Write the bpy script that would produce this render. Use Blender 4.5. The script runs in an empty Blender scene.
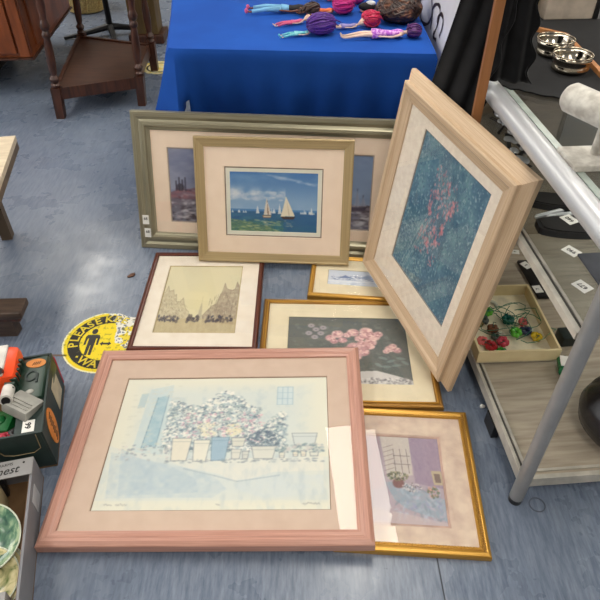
import bpy, bmesh, math, random
import numpy as np
from mathutils import Vector, Matrix, Euler
R_ = math.radians
SC = bpy.context.scene
COL = SC.collection
rng = random.Random(7)

# ------------------------------------------------------------------ helpers
def lin(c):
    c = [x/255.0 for x in c[:3]]
    return tuple((x/12.92 if x <= .04045 else ((x+.055)/1.055)**2.4) for x in c)

def nodes(name):
    m = bpy.data.materials.new(name); m.use_nodes = True
    nt = m.node_tree; b = nt.nodes['Principled BSDF']
    return m, nt, b

def mat(name, rgb, rough=.5, metal=0, rgb2=None, scale=(20, 20, 20), detail=4, coord='Object', bump=0, lo=.35, hi=.65, spec=.5, coat=0, sheen=0):
    m, nt, b = nodes(name); N = nt.nodes.new; L = nt.links.new
    b.inputs['Base Color'].default_value = (*lin(rgb), 1)
    b.inputs['Roughness'].default_value = rough; b.inputs['Metallic'].default_value = metal
    b.inputs['Specular IOR Level'].default_value = spec
    b.inputs['Coat Weight'].default_value = coat
    if sheen:
        b.inputs['Sheen Weight'].default_value = sheen
    if rgb2 is None: rgb2 = tuple(x*.86 for x in rgb)
    tc = N('ShaderNodeTexCoord'); mp = N('ShaderNodeMapping'); mp.inputs['Scale'].default_value = scale
    no = N('ShaderNodeTexNoise'); no.inputs['Scale'].default_value = 1; no.inputs['Detail'].default_value = detail
    cr = N('ShaderNodeValToRGB'); cr.color_ramp.elements[0].position = lo; cr.color_ramp.elements[1].position = hi
    cr.color_ramp.elements[0].color = (*lin(rgb2), 1); cr.color_ramp.elements[1].color = (*lin(rgb), 1)
    L(tc.outputs[coord], mp.inputs['Vector']); L(mp.outputs[0], no.inputs['Vector']); L(no.outputs[0], cr.inputs[0]); L(cr.outputs[0], b.inputs['Base Color'])
    if bump:
        bp = N('ShaderNodeBump'); bp.inputs['Strength'].default_value = bump; bp.inputs['Distance'].default_value = .002
        L(no.outputs[0], bp.inputs['Height']); L(bp.outputs[0], b.inputs['Normal'])
    return m

def glassmat(name, tint=(255, 255, 255), ior=1.5, haze=0, rough=0.0):
    m = bpy.data.materials.new(name); m.use_nodes = True; nt = m.node_tree
    nt.nodes.clear(); N = nt.nodes.new; L = nt.links.new
    o = N('ShaderNodeOutputMaterial'); mx = N('ShaderNodeMixShader'); t = N('ShaderNodeBsdfTransparent'); g = N('ShaderNodeBsdfGlossy')
    t.inputs[0].default_value = (*lin(tint), 1); g.inputs['Roughness'].default_value = rough
    lw = N('ShaderNodeLayerWeight'); lw.inputs[0].default_value = .5
    pw = N('ShaderNodeMath'); pw.operation = 'POWER'; pw.inputs[1].default_value = 5; L(lw.outputs['Facing'], pw.inputs[0])
    fr = N('ShaderNodeMath'); fr.operation = 'MULTIPLY_ADD'; fr.inputs[1].default_value = .93; fr.inputs[2].default_value = .045; L(pw.outputs[0], fr.inputs[0])
    L(fr.outputs[0], mx.inputs[0]); L(t.outputs[0], mx.inputs[1]); L(g.outputs[0], mx.inputs[2])
    if haze:
        d = N('ShaderNodeBsdfDiffuse'); d.inputs[0].default_value = (.6, .6, .6, 1); m2 = N('ShaderNodeMixShader'); m2.inputs[0].default_value = haze
        L(mx.outputs[0], m2.inputs[1]); L(d.outputs[0], m2.inputs[2]); L(m2.outputs[0], o.inputs[0])
    else: L(mx.outputs[0], o.inputs[0])
    return m

def emis(name, rgb, s):
    m = bpy.data.materials.new(name); m.use_nodes = True; nt = m.node_tree; nt.nodes.clear()
    o = nt.nodes.new('ShaderNodeOutputMaterial'); e = nt.nodes.new('ShaderNodeEmission')
    e.inputs[0].default_value = (*lin(rgb), 1); e.inputs[1].default_value = s; nt.links.new(e.outputs[0], o.inputs[0]); return m

def vcol(name, rough=.6):
    m, nt, b = nodes(name); a = nt.nodes.new('ShaderNodeAttribute'); a.attribute_name = 'paint'
    nt.links.new(a.outputs['Color'], b.inputs['Base Color']); b.inputs['Roughness'].default_value = rough; b.inputs['Specular IOR Level'].default_value = .2
    return m

def obj(name, bm, m, parent=None, smooth=False, label=None):
    me = bpy.data.meshes.new(name); bm.normal_update(); bm.to_mesh(me); bm.free()
    if smooth:
        for p in me.polygons: p.use_smooth = True
        if smooth != 'all':
            try: me.set_sharp_from_angle(angle=R_(40))
            except Exception: pass
    o = bpy.data.objects.new(name, me); COL.objects.link(o)
    if m: me.materials.append(m)
    if parent: o.parent = parent
    if label: o['label'] = label
    return o

def tag(o, label, cat, group=None, kind=None):
    o['label'] = label; o['category'] = cat
    if group: o['group'] = group
    if kind: o['kind'] = kind
    return o

def thing(name, label, cat, loc=(0, 0, 0), rot=(0, 0, 0), group=None):
    o = bpy.data.objects.new(name, None); COL.objects.link(o); o.empty_display_size = .05
    o.location = loc; o.rotation_euler = rot; return tag(o, label, cat, group)

def struct(name, bm, m):
    o = obj(name, bm, m); o['kind'] = 'structure'; return o

def B(): return bmesh.new()

def box(bm, x0, x1, y0, y1, z0, z1, bev=0, M=None):
    r = bmesh.ops.create_cube(bm, size=1)
    vs = r['verts']
    for v in vs:
        v.co = Vector(((x0+x1)/2+v.co.x*(x1-x0), (y0+y1)/2+v.co.y*(y1-y0), (z0+z1)/2+v.co.z*(z1-z0)))
    if bev:
        es = list({e for v in vs for e in v.link_edges})
        rr = bmesh.ops.bevel(bm, geom=es, offset=bev, segments=2, affect='EDGES', profile=.6)
        vs = list({v for f in rr['faces'] for v in f.verts} | {v for v in vs if v.is_valid})
    if M is not None:
        for v in vs: v.co = M @ v.co
    return bm

def tube(bm, pts, rad, seg=12, cap=True, flat=1.0):
    pts = [Vector(p) for p in pts]
    if not isinstance(rad, (list, tuple)): rad = [rad]*len(pts)
    rings = []; up = None
    for i, p in enumerate(pts):
        t = (pts[min(i+1, len(pts)-1)]-pts[max(i-1, 0)])
        if t.length < 1e-9: t = Vector((0, 0, 1))
        t.normalize()
        if up is None:
            a = Vector((0, 0, 1)) if abs(t.z) < .9 else Vector((1, 0, 0)); up = (a-t*a.dot(t)).normalized()
        else:
            up = (up-t*up.dot(t)); up = up.normalized() if up.length > 1e-6 else t.orthogonal().normalized()
        s = t.cross(up)
        rings.append([bm.verts.new(p+(up*math.cos(k*2*math.pi/seg)*flat+s*math.sin(k*2*math.pi/seg))*rad[i]) for k in range(seg)])
    for a, b in zip(rings, rings[1:]):
        for k in range(seg):
            bm.faces.new((a[k], a[(k+1) % seg], b[(k+1) % seg], b[k]))
    if cap:
        bm.faces.new(rings[0][::-1]); bm.faces.new(rings[-1])
    return bm

def lathe(bm, prof, seg=24, M=None, closed=False):
    rings = []
    for r, z in prof:
        ring = []
        for k in range(seg):
            a = 2*math.pi*k/seg; c = Vector((r*math.cos(a), r*math.sin(a), z)); ring.append(bm.verts.new(M @ c if M is not None else c))
        rings.append(ring)
    pairs = list(zip(rings, rings[1:]))
    if closed: pairs.append((rings[-1], rings[0]))
    for a, b in pairs:
        for k in range(seg): bm.faces.new((a[k], a[(k+1) % seg], b[(k+1) % seg], b[k]))
    if not closed:
        if prof[0][0] > 1e-6: bm.faces.new(rings[0][::-1])
        if prof[-1][0] > 1e-6: bm.faces.new(rings[-1])
    bmesh.ops.remove_doubles(bm, verts=bm.verts, dist=1e-6)
    return bm

def ball(bm, c, r, seg=12, M=None, jitter=0, rr=None):
    q = bmesh.ops.create_uvsphere(bm, u_segments=seg, v_segments=max(6, seg*2//3), radius=1)
    if not isinstance(r, (tuple, list)): r = (r, r, r)
    for v in q['verts']:
        j = 1+(jitter*(rr or rng).uniform(-1, 1) if jitter else 0)
        v.co = Vector((c[0]+v.co.x*r[0]*j, c[1]+v.co.y*r[1]*j, c[2]+v.co.z*r[2]*j))
        if M is not None: v.co = M @ v.co
    return bm

def prism(bm, poly, z0, z1, M=None):
    a = [bm.verts.new((p[0], p[1], z0)) for p in poly]; b = [bm.verts.new((p[0], p[1], z1)) for p in poly]
    bm.faces.new(a[::-1]); bm.faces.new(b); n = len(poly)
    for i in range(n): bm.faces.new((a[i], a[(i+1) % n], b[(i+1) % n], b[i]))
    if M is not None:
        for v in a+b: v.co = M @ v.co
    bmesh.ops.recalc_face_normals(bm, faces=bm.faces)
    return bm

def grid(bm, nx, ny, fn):
    v = [[bm.verts.new(fn(i/nx, j/ny)) for i in range(nx+1)] for j in range(ny+1)]
    for j in range(ny):
        for i in range(nx): bm.faces.new((v[j][i], v[j][i+1], v[j+1][i+1], v[j+1][i]))
    return v

def text_bm(s, size, M=None, ext=.0004, align='CENTER', shear=0, bold=0):
    cu = bpy.data.curves.new('t', 'FONT'); cu.body = s; cu.size = size; cu.extrude = ext; cu.align_x = align; cu.align_y = 'CENTER'; cu.shear = shear; cu.offset = bold; cu.resolution_u = 3
    o = bpy.data.objects.new('t', cu); COL.objects.link(o)
    dg = bpy.context.evaluated_depsgraph_get(); me = bpy.data.meshes.new_from_object(o.evaluated_get(dg))
    bpy.data.objects.remove(o); bpy.data.curves.remove(cu)
    if M is not None: me.transform(M)
    return me

def T3(x, y, z, rx=0, ry=0, rz=0): return Matrix.Translation((x, y, z)) @ Euler((rx, ry, rz)).to_matrix().to_4x4()

# ------------------------------------------------------------------ paint
class Cv:
    def __init__(s, W, H, base, seed=1):
        s.W, s.H = W, H; s.a = np.zeros((H, W, 3)); s.a[:] = np.array(base)/255.; s.r = np.random.RandomState(seed)
        s.U, s.V = np.meshgrid((np.arange(W)+.5)/W, (np.arange(H)+.5)/H)
    def noise(s, fx, fy, octv=4):
        out = np.zeros((s.H, s.W)); amp = 1; tot = 0
        for o in range(octv):
            gx, gy = max(1, int(fx*2**o)), max(1, int(fy*2**o)); g = s.r.rand(gy+2, gx+2)
            x = s.U*gx; y = s.V*gy; xi = x.astype(int); yi = y.astype(int); tx = x-xi; ty = y-yi; tx = tx*tx*(3-2*tx); ty = ty*ty*(3-2*ty)
            out += amp*((g[yi, xi]*(1-tx)+g[yi, xi+1]*tx)*(1-ty)+(g[yi+1, xi]*(1-tx)+g[yi+1, xi+1]*tx)*ty); tot += amp; amp *= .55
        return out/tot
    def mix(s, m, c):
        m = np.clip(m, 0, 1)[..., None]; s.a = s.a*(1-m)+np.array(c)/255.*m
    def blur(s, n=1):
        for _ in range(n):
            p = np.pad(s.a, ((1, 1), (1, 1), (0, 0)), 'edge'); s.a = (p[1:-1, 1:-1]*4+p[:-2, 1:-1]*2+p[2:, 1:-1]*2+p[1:-1, :-2]*2+p[1:-1, 2:]*2+p[:-2, :-2]+p[2:, 2:]+p[:-2, 2:]+p[2:, :-2])/16
        return s
    def grad(s, v0, c0, v1, c1, u0=0, u1=1):
        t = np.clip((s.V-v0)/(v1-v0), 0, 1)[..., None]; col = (np.array(c0)*(1-t)+np.array(c1)*t)/255.
        m = ((s.V >= v0) & (s.V <= v1) & (s.U >= u0) & (s.U <= u1))[..., None]; s.a = np.where(m, col, s.a)
    def ell(s, cx, cy, rx, ry, c, al=1, soft=.3, rot=0):
        R = max(rx, ry)*1.6
        x0, x1 = int(max(0, (cx-R)*s.W)), int(min(s.W, (cx+R)*s.W+2)); y0, y1 = int(max(0, (cy-R*1.5)*s.H)), int(min(s.H, (cy+R*1.5)*s.H+2))
        if x1 <= x0 or y1 <= y0: return
        u = s.U[y0:y1, x0:x1]-cx; v = s.V[y0:y1, x0:x1]-cy
        if rot: ca, sa = math.cos(rot), math.sin(rot); u, v = u*ca+v*sa, -u*sa+v*ca
        d = np.sqrt((u/rx)**2+(v/ry)**2); m = (np.clip((1-d)/soft+.5, 0, 1)*al)[..., None]
        s.a[y0:y1, x0:x1] = s.a[y0:y1, x0:x1]*(1-m)+np.array(c)/255.*m
    def poly(s, P, c, al=1, nz=0):
        ins = np.zeros((s.H, s.W), bool); n = len(P)
        for i in range(n):
            (xa, ya), (xb, yb) = P[i], P[(i+1) % n]
            if ya == yb: continue
            cnd = ((ya > s.V) != (yb > s.V)) & (s.U < (xb-xa)*(s.V-ya)/(yb-ya)+xa); ins ^= cnd
        m = ins*al*1.0
        if nz: m = m*(1-nz+2*nz*s.noise(40, 40, 2))
        s.mix(m, c)
    def line(s, P, w, c, al=1):
        for (xa, ya), (xb, yb) in zip(P, P[1:]):
            asp = s.H/s.W; dx, dy = xb-xa, (yb-ya)*asp; L = dx*dx+dy*dy+1e-12
            t = np.clip(((s.U-xa)*dx+(s.V-ya)*asp*dy)/L, 0, 1); d = np.hypot(s.U-xa-t*dx, (s.V-ya)*asp-t*dy)
            s.mix(np.clip((w-d)/(.5/s.W)+.5, 0, 1)*al, c)
    def dabs(s, n, fn, cols, r0, r1, al=.8, asp=1, rot=None, soft=.5):
        for _ in range(n):
            q = fn(s.r)
            if q is None: continue
            r = s.r.uniform(r0, r1); c = cols[s.r.randint(len(cols))]
            s.ell(q[0], q[1], r, r*asp*s.W/s.H, c, al, soft, s.r.uniform(0, 3.1) if rot is None else rot)

def box_fn(x0, x1, y0, y1): return lambda r: (r.uniform(x0, x1), r.uniform(y0, y1))
def ell_fn(cx, cy, rx, ry):
    def f(r):
        a = r.uniform(0, 6.283); q = math.sqrt(r.rand()); return (cx+rx*q*math.cos(a), cy+ry*q*math.sin(a))
    return f

def paint_courtyard(W, H):
    c = Cv(W, H, (222, 220, 203), 3)
    n = c.noise(4, 3); n2 = c.noise(30, 22, 3)
    edge = np.clip(np.minimum(np.minimum(c.U, 1-c.U)*9, np.minimum(c.V, 1-c.V)*10)-.45, 0, 1)
    c.mix(edge*(.35+.5*n)*.9, (198, 209, 210))
    c.mix(edge*np.clip((n2-.5)*3, 0, 1)*.3, (160, 180, 190))
    # doorway and old wall
    c.poly([(.13, .10), (.24, .06), (.255, .62), (.11, .60)], (190, 206, 208), .6, .3)
    c.poly([(.175, .17), (.225, .15), (.215, .56), (.15, .57)], (150, 182, 194), .6, .5)
    c.line([(.175, .17), (.15, .57)], .002, (100, 130, 150), .6); c.line([(.225, .15), (.215, .56)], .002, (110, 140, 160), .6)
    c.poly([(.09, .14), (.125, .13), (.12, .25), (.085, .26)], (165, 190, 198), .6)
    for k in range(60):
        c.ell(c.r.uniform(.06, .28), c.r.uniform(.05, .6), .012, .008, (205, 205, 190), .35)
    # window at the right
    c.poly([(.755, .09), (.83, .09), (.83, .24), (.755, .24)], (196, 212, 216), .6)
    for x in (.755, .78, .805, .83): c.line([(x, .09), (x, .24)], .0015, (140, 170, 185), .6)
    for y in (.09, .14, .19, .24): c.line([(.755, y), (.83, y)], .0015, (140, 170, 185), .6)
    # foliage bank
    def top(u): return .16+.16*abs(u-.48)*2+.05*math.sin(u*21)
    def fol(r):
        u = r.uniform(.24, .80); t = top(u) if u < .68 else .36+.06*math.sin(u*30); v = r.uniform(t, .60)
        return (u, v)
    c.dabs(1500, fol, [(150, 168, 175), (120, 138, 148), (178, 196, 200), (205, 212, 208), (140, 160, 160)], .004, .012, .45)
    c.dabs(260, fol, [(95, 108, 122), (85, 100, 115)], .003, .008, .5)
    c.dabs(420, fol, [(228, 226, 214), (236, 232, 222)], .004, .010, .8)
    c.dabs(120, lambda r: (r.uniform(.3, .7), r.uniform(.3, .55)), [(214, 178, 184), (206, 168, 178)], .004, .008, .7)
    c.dabs(70, ell_fn(.44, .43, .05, .06), [(224, 216, 184), (230, 224, 200)], .004, .008, .6)
    c.dabs(70, ell_fn(.56, .44, .04, .05), [(222, 214, 180), (230, 224, 198)], .004, .008, .6)
    c.dabs(120, ell_fn(.70, .52, .07, .08), [(95, 110, 125), (120, 135, 145)], .003, .009, .7)
    c.dabs(900, fol, [(88, 102, 116), (110, 124, 136), (236, 232, 224)], .0015, .004, .5)
    for k in range(120):
        u, v = fol(c.r); c.line([(u, v), (u+c.r.uniform(-.012, .012), v+c.r.uniform(.01, .03))], .0009, (90, 104, 118), .5)
    # path
    P = [(.0, .55), (.10, .60), (.27, .645), (1, .645), (1, .93), (0, .93)]
    c.poly(P, (208, 213, 208), .5, .4)
    c.poly([(.27, .655), (.97, .645), (.97, .74), (.75, .75), (.6, .82), (.52, .76), (.36, .71)], (226, 222, 208), .6, .3)
    c.poly([(.02, .60), (.2, .66), (.36, .71), (.50, .78), (.56, .86), (.5, .915), (.05, .915)], (178, 194, 202), .4, .8)
    c.poly([(.06, .57), (.16, .65), (.3, .70), (.42, .79), (.44, .88), (.1, .9)], (170, 188, 198), .35, .9)
    c.poly([(.6, .80), (.78, .765), (.97, .77), (.97, .9), (.72, .92), (.6, .86)], (204, 212, 212), .35, .8)
    c.line([(.36, .72), (.5, .77), (.6, .81), (.78, .77)], .003, (150, 168, 178), .5)
    c.mix(((c.V > .64)*np.clip((c.noise(40, 12, 3)-.5)*3, 0, 1))*.3, (165, 182, 190))
    # pots: cream, cream, blue, stacked small, troughs
    def pot(x0, x1, y0, y1, col, dk=(120, 130, 135)):
        d = (x1-x0)*.12; c.poly([(x0, y0), (x1, y0), (x1-d, y1), (x0+d, y1)], col, .95)
        c.line([(x0, y0), (x0+d, y1), (x1-d, y1), (x1, y0), (x0, y0)], .0016, dk, .7); c.line([(x0, y0+.025), (x1, y0+.025)], .0012, dk, .5)
    pot(.285, .375, .50, .665, (222, 216, 198)); pot(.385, .46, .515, .67, (224, 220, 204)); pot(.465, .545, .495, .665, (158, 182, 196), (110, 136, 150))
    pot(.555, .62, .50, .565, (214, 212, 198)); pot(.56, .605, .585, .655, (214, 212, 200)); pot(.61, .64, .60, .655, (205, 205, 196))
    pot(.65, .76, .565, .655, (215, 214, 202)); pot(.83, .945, .47, .565, (205, 210, 205)); pot(.775, .80, .61, .65, (215, 212, 198)); pot(.835, .86, .60, .64, (222, 214, 196)); pot(.87, .895, .60, .64, (222, 214, 196)); pot(.91, .95, .61, .64, (212, 212, 200))
    c.dabs(120, lambda r: (r.uniform(.27, .97), r.uniform(.655, .68)), [(120, 132, 140), (150, 160, 165)], .004, .010, .45, .4, 0)
    c.dabs(90, lambda r: (r.uniform(.76, .97), r.uniform(.55, .61)), [(120, 140, 145), (160, 175, 175), (200, 195, 190)], .004, .009, .6)
    c.dabs(70, lambda r: (r.uniform(.05, .28), r.uniform(.55, .66)), [(130, 142, 152), (165, 170, 172), (214, 206, 200)], .004, .010, .55, .5)
    # pencilled edition marks in the margin
    for x0, x1 in ((.05, .085), (.10, .145), (.52, .535), (.88, .95)):
        x = x0
        while x < x1: c.line([(x, .955+c.r.uniform(-.006, .006)), (x+.006, .955+c.r.uniform(-.008, .008))], .0012, (130, 130, 130), .7); x += .006
    return c

def paint_street(W, H):
    c = Cv(W, H, (214, 206, 172), 5)
    c.mix(c.noise(3, 3)*.5, (202, 194, 164)); c.mix(np.exp(-((c.U-.5)**2/.05+(c.V-.55)**2/.08))*.6, (218, 207, 160))
    ink = (88, 78, 72)
    L = [(.0, .85), (.0, .42), (.03, .42), (.05, .32), (.08, .40), (.13, .38), (.15, .46), (.18, .45), (.20, .56), (.25, .55), (.28, .50), (.31, .60), (.34, .66), (.38, .70), (.40, .84)]
    Rr = [(1, .88), (1, .36), (.975, .30), (.95, .25), (.93, .36), (.90, .38), (.85, .37), (.82, .35), (.79, .27), (.77, .40), (.74, .48), (.72, .58), (.66, .62), (.60, .70), (.56, .76), (.58, .84)]
    c.poly(L, (170, 156, 132), .45, .8); c.poly(Rr, (150, 134, 118), .65, .6)
    for P in (L, Rr): c.line(P, .003, ink, .35)
    for k in range(170):
        u = c.r.uniform(.62, .99); t = .40+.6*(.78-u) if u < .78 else .36; v = c.r.uniform(t, .80); c.line([(u, v), (u, v+.05)], .0016, ink, .4)
    for k in range(110):
        u = c.r.uniform(.0, .34); v = c.r.uniform(.46+.6*max(0, u-.1), .80); c.line([(u, v), (u+c.r.choice([0, .03]), v+.03)], .0016, ink, .4)
    c.poly([(.5, .82), (.515, .64), (.53, .56), (.545, .64), (.56, .82)], (165, 155, 135), .6); c.line([(.53, .56), (.53, .48)], .002, ink, .35)
    c.poly([(0, .80), (1, .80), (1, 1), (0, 1)], (188, 172, 134), .7, .2)
    for k in range(100):
        u = c.r.choice([c.r.uniform(.02, .34), c.r.uniform(.38, .52), c.r.uniform(.62, .95)]); v = c.r.uniform(.76, .84)
        c.ell(u, v, c.r.uniform(.008, .02), c.r.uniform(.012, .03), c.r.choice([0]) and ink or [(72, 66, 70), (96, 86, 80), (60, 60, 78)][c.r.randint(3)], .65)
    c.mix((c.V > .84)*c.noise(30, 10, 2)*.35, (150, 130, 100))
    return c

def paint_roses(W, H):
    c = Cv(W, H, (118, 120, 114), 8)
    c.mix(c.noise(4, 3), (92, 97, 97)); c.mix(np.clip(c.noise(9, 7)-.45, 0, 1)*1.4, (122, 124, 112))
    c.mix(np.exp(-((c.U-.1)**2/.02+(c.V-.5)**2/.1))*.5, (115, 112, 98))
    c.dabs(240, box_fn(.05, .95, .1, .8), [(98, 110, 103), (120, 130, 122), (82, 90, 92), (140, 148, 142)], .008, .028, .35, .5)
    # white table with lace
    c.poly([(.52, .86), (.60, .81), (.72, .80), (.86, .86), (1, .93), (1, 1), (.48, 1)], (212, 208, 204), .95)
    c.dabs(130, lambda r: (r.uniform(.58, .98), r.uniform(.90, .98)), [(120, 118, 120), (150, 146, 146), (225, 222, 218)], .005, .012, .7)
    def rose(u, v, r, tone=0):
        r *= 1.12; base = [(204, 162, 160), (186, 142, 146), (216, 180, 174)][tone]
        c.ell(u, v, r, r*1.15, base, .95)
        for k in range(16):
            a = c.r.uniform(0, 6.28); q = c.r.uniform(.1, .9)*r
            c.ell(u+math.cos(a)*q, v+math.sin(a)*q*1.1, r*.30, r*.22, [(234, 206, 196), (172, 124, 130), (228, 194, 188), (200, 154, 156)][c.r.randint(4)], .8, .4, a)
    for u, v, r, t in [(.36, .33, .038, 0), (.42, .27, .045, 2), (.46, .36, .034, 1), (.55, .24, .045, 2), (.60, .33, .036, 0), (.66, .22, .05, 2), (.72, .30, .048, 2), (.69, .38, .046, 2), (.62, .42, .04, 0), (.55, .46, .05, 0), (.62, .53, .05, 1), (.56, .60, .045, 0), (.50, .50, .035, 1),
                       (.84, .48, .035, 0), (.90, .50, .033, 1), (.87, .44, .03, 2), (.12, .66, .05, 0), (.20, .60, .055, 2), (.27, .66, .05, 1), (.22, .72, .05, 0), (.32, .72, .04, 0), (.40, .66, .03, 1), (.50, .28, .03, 0), (.65, .28, .04, 1), (.76, .26, .035, 0), (.68, .45, .035, 0), (.57, .52, .04, 2), (.39, .38, .03, 1), (.81, .52, .025, 2)]: rose(u, v, r, t)
    for u, v in [(.20, .14), (.24, .20), (.28, .26), (.18, .26), (.23, .32), (.30, .17)]:
        for k in range(7): a = k*.9; c.ell(u+.018*math.cos(a), v+.022*math.sin(a), .014, .014, (176, 166, 168), .7)
    for u, v, a in [(.78, .62, .4), (.84, .66, -.5), (.92, .62, .2), (.95, .68, .9), (.88, .72, -.2), (.74, .72, .8), (.8, .74, 0)]:
        c.ell(u, v, .04, .018, (132, 146, 142), .75, .4, a)
    return c

def paint_regatta(W, H):
    c = Cv(W, H, (80, 130, 180), 11)
    c.grad(0, (62, 112, 172), .6, (150, 178, 205)); n = c.noise(5, 7)
    c.mix(np.clip(n-.42, 0, 1)*1.6*(c.V < .6), (120, 158, 196))
    c.mix((np.exp(-((c.V-.36-.06*c.U)**2)/.006)*(c.U < .62))*np.clip(c.noise(9, 6)-.25, 0, 1)*1.9, (222, 224, 224))
    c.dabs(40, lambda r: (lambda k: (.45+.5*k, .11+.13*k+r.uniform(-.015, .015)))(r.rand()), [(150, 176, 204), (170, 190, 212)], .012, .05, .3, .25, .2)
    c.dabs(80, lambda r: (r.uniform(0, .6), r.uniform(.33, .47)), [(222, 224, 224), (200, 208, 218), (176, 194, 212)], .012, .04, .35, .4, 0)
    c.grad(.63, (62, 108, 146), 1, (58, 118, 118)); c.mix((c.V > .63)*np.clip(c.noise(9, 26, 3)-.4, 0, 1)*1.3, (38, 78, 132))
    c.mix((c.V > .63)*(c.U > .6)*.4, (40, 84, 150))
    c.poly([(0, .74), (.2, .78), (.42, .84), (.6, .95), (.5, 1), (0, 1)], (120, 140, 96), .65, .5)
    c.dabs(150, lambda r: (r.uniform(0, .6), r.uniform(.76, .99)), [(188, 188, 130), (205, 208, 150), (80, 120, 100), (50, 92, 100)], .01, .035, .5, .22, .12)
    for k in range(26):
        u = c.r.uniform(.02, .98); h = c.r.uniform(.03, .085); c.poly([(u, .66-h), (u+.016, .655), (u-.008, .655)], (216, 222, 224), .8)
    for u, h in ((.33, .14), (.56, .17), (.89, .12)): c.poly([(u, .68-h), (u+.022, .665), (u-.018, .665)], (218, 222, 220), .9)
    # two near boats
    c.poly([(.425, .43), (.475, .68), (.395, .68)], (216, 206, 190), 1); c.poly([(.43, .45), (.448, .68), (.436, .68)], (110, 80, 66), .9)
    c.poly([(.38, .69), (.475, .69), (.465, .725), (.39, .725)], (150, 110, 80), 1); c.poly([(.39, .70), (.47, .70), (.465, .715), (.395, .715)], (214, 208, 190), 1)
    c.poly([(.625, .40), (.72, .69), (.57, .70), (.60, .56)], (228, 218, 194), 1); c.poly([(.63, .42), (.665, .68), (.655, .68)], (186, 168, 140), .7); c.poly([(.575, .70), (.725, .70), (.70, .74), (.60, .74)], (74, 54, 46), 1)
    c.dabs(14, box_fn(.40, .46, .74, .84), [(190, 184, 160)], .008, .02, .5, .25, 0); c.dabs(16, box_fn(.60, .70, .76, .86), [(170, 172, 156), (130, 140, 140)], .008, .022, .5, .25, 0)
    return c

def paint_harbour(W, H):
    c = Cv(W, H, (130, 138, 165), 13)
    c.grad(0, (118, 124, 152), .55, (150, 156, 178)); c.mix(np.clip(c.noise(6, 5)-.4, 0, 1)*1.8*(c.V < .6), (176, 180, 196)); c.mix(np.clip(c.noise(7, 5)-.5, 0, 1)*2*(c.V < .6), (90, 96, 128))
    c.mix((c.U > .75)*np.clip((c.U-.75)*8, 0, 1)*.6*(c.V < .7), (120, 150, 190))
    c.grad(.66, (112, 104, 118), 1, (126, 128, 142)); c.mix((c.V > .64)*np.clip(c.noise(30, 24, 3)-.45, 0, 1)*3, (64, 54, 62)); c.mix((c.V > .64)*np.clip(c.noise(26, 30, 3)-.5, 0, 1)*3, (196, 192, 200))
    c.poly([(0, .60), (.04, .55), (.10, .54), (.16, .50), (.3, .52), (.34, .68), (0, .68)], (126, 92, 104), .9, .2)
    c.dabs(60, box_fn(.0, .3, .54, .68), [(150, 104, 112), (78, 62, 80), (160, 140, 150), (104, 60, 66)], .006, .014, .7)
    for u, h in ((.035, .12), (.05, .17), (.065, .14), (.08, .17)): c.line([(u, .56), (u, .56-h)], .003, (52, 48, 62), .85)
    c.ell(.055, .52, .02, .05, (56, 52, 66), .8)
    for u, h in ((.86, .22), (.89, .17), (.93, .26), (.96, .18)):
        c.line([(u, .7), (u, .7-h)], .0025, (80, 84, 104), .8); c.poly([(u, .7-h*.9), (u+.02, .67), (u-.012, .67)], (150, 156, 176), .7)
    c.poly([(.82, .69), (.98, .68), (.97, .73), (.84, .73)], (66, 58, 78), .9); c.dabs(40, box_fn(.78, 1, .74, .98), [(196, 198, 210), (92, 92, 120)], .01, .03, .6, .3, 0)
    return c

def paint_blossom(W, H):
    c = Cv(W, H, (82, 120, 138), 17)
    c.mix(c.noise(4, 5), (58, 92, 116)); c.mix(np.clip(c.noise(7, 9)-.45, 0, 1)*2, (120, 156, 160))
    c.dabs(2600, box_fn(0, 1, 0, 1), [(72, 104, 130), (98, 138, 152), (140, 168, 172), (56, 84, 112), (88, 122, 136), (116, 136, 158), (166, 186, 184)], .005, .014, .6, .6)
    c.dabs(520, lambda r: (r.uniform(0, .5), r.uniform(.55, 1)), [(150, 176, 174), (168, 186, 180), (118, 152, 150)], .005, .013, .5, .7)
    c.dabs(240, lambda r: (r.uniform(.3, .62), r.uniform(.12, .75)), [(190, 130, 140), (206, 150, 154), (160, 110, 130), (196, 116, 122), (172, 168, 180)], .006, .016, .7, .8)
    for u, v, q in [(.34, .36, .04), (.38, .30, .04), (.36, .42, .032), (.62, .34, .034), (.66, .25, .04), (.64, .30, .03), (.48, .52, .038), (.56, .56, .034), (.46, .62, .03), (.6, .46, .026)]:
        c.dabs(16, ell_fn(u, v, q, q), [(204, 130, 138), (216, 156, 158), (186, 112, 126)], .007, .014, .6)
    for k in range(60):
        u = c.r.uniform(.3, .7); v = c.r.uniform(.1, .8); c.line([(u, v), (u+c.r.uniform(-.05, .06), v+c.r.uniform(.03, .1))], .002, (40, 62, 80), .6)
    for u in (.16, .22, .2): c.line([(u, .98), (u+.12, .62), (u+.2, .45)], .005, (166, 184, 178), .45)
    return c

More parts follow.
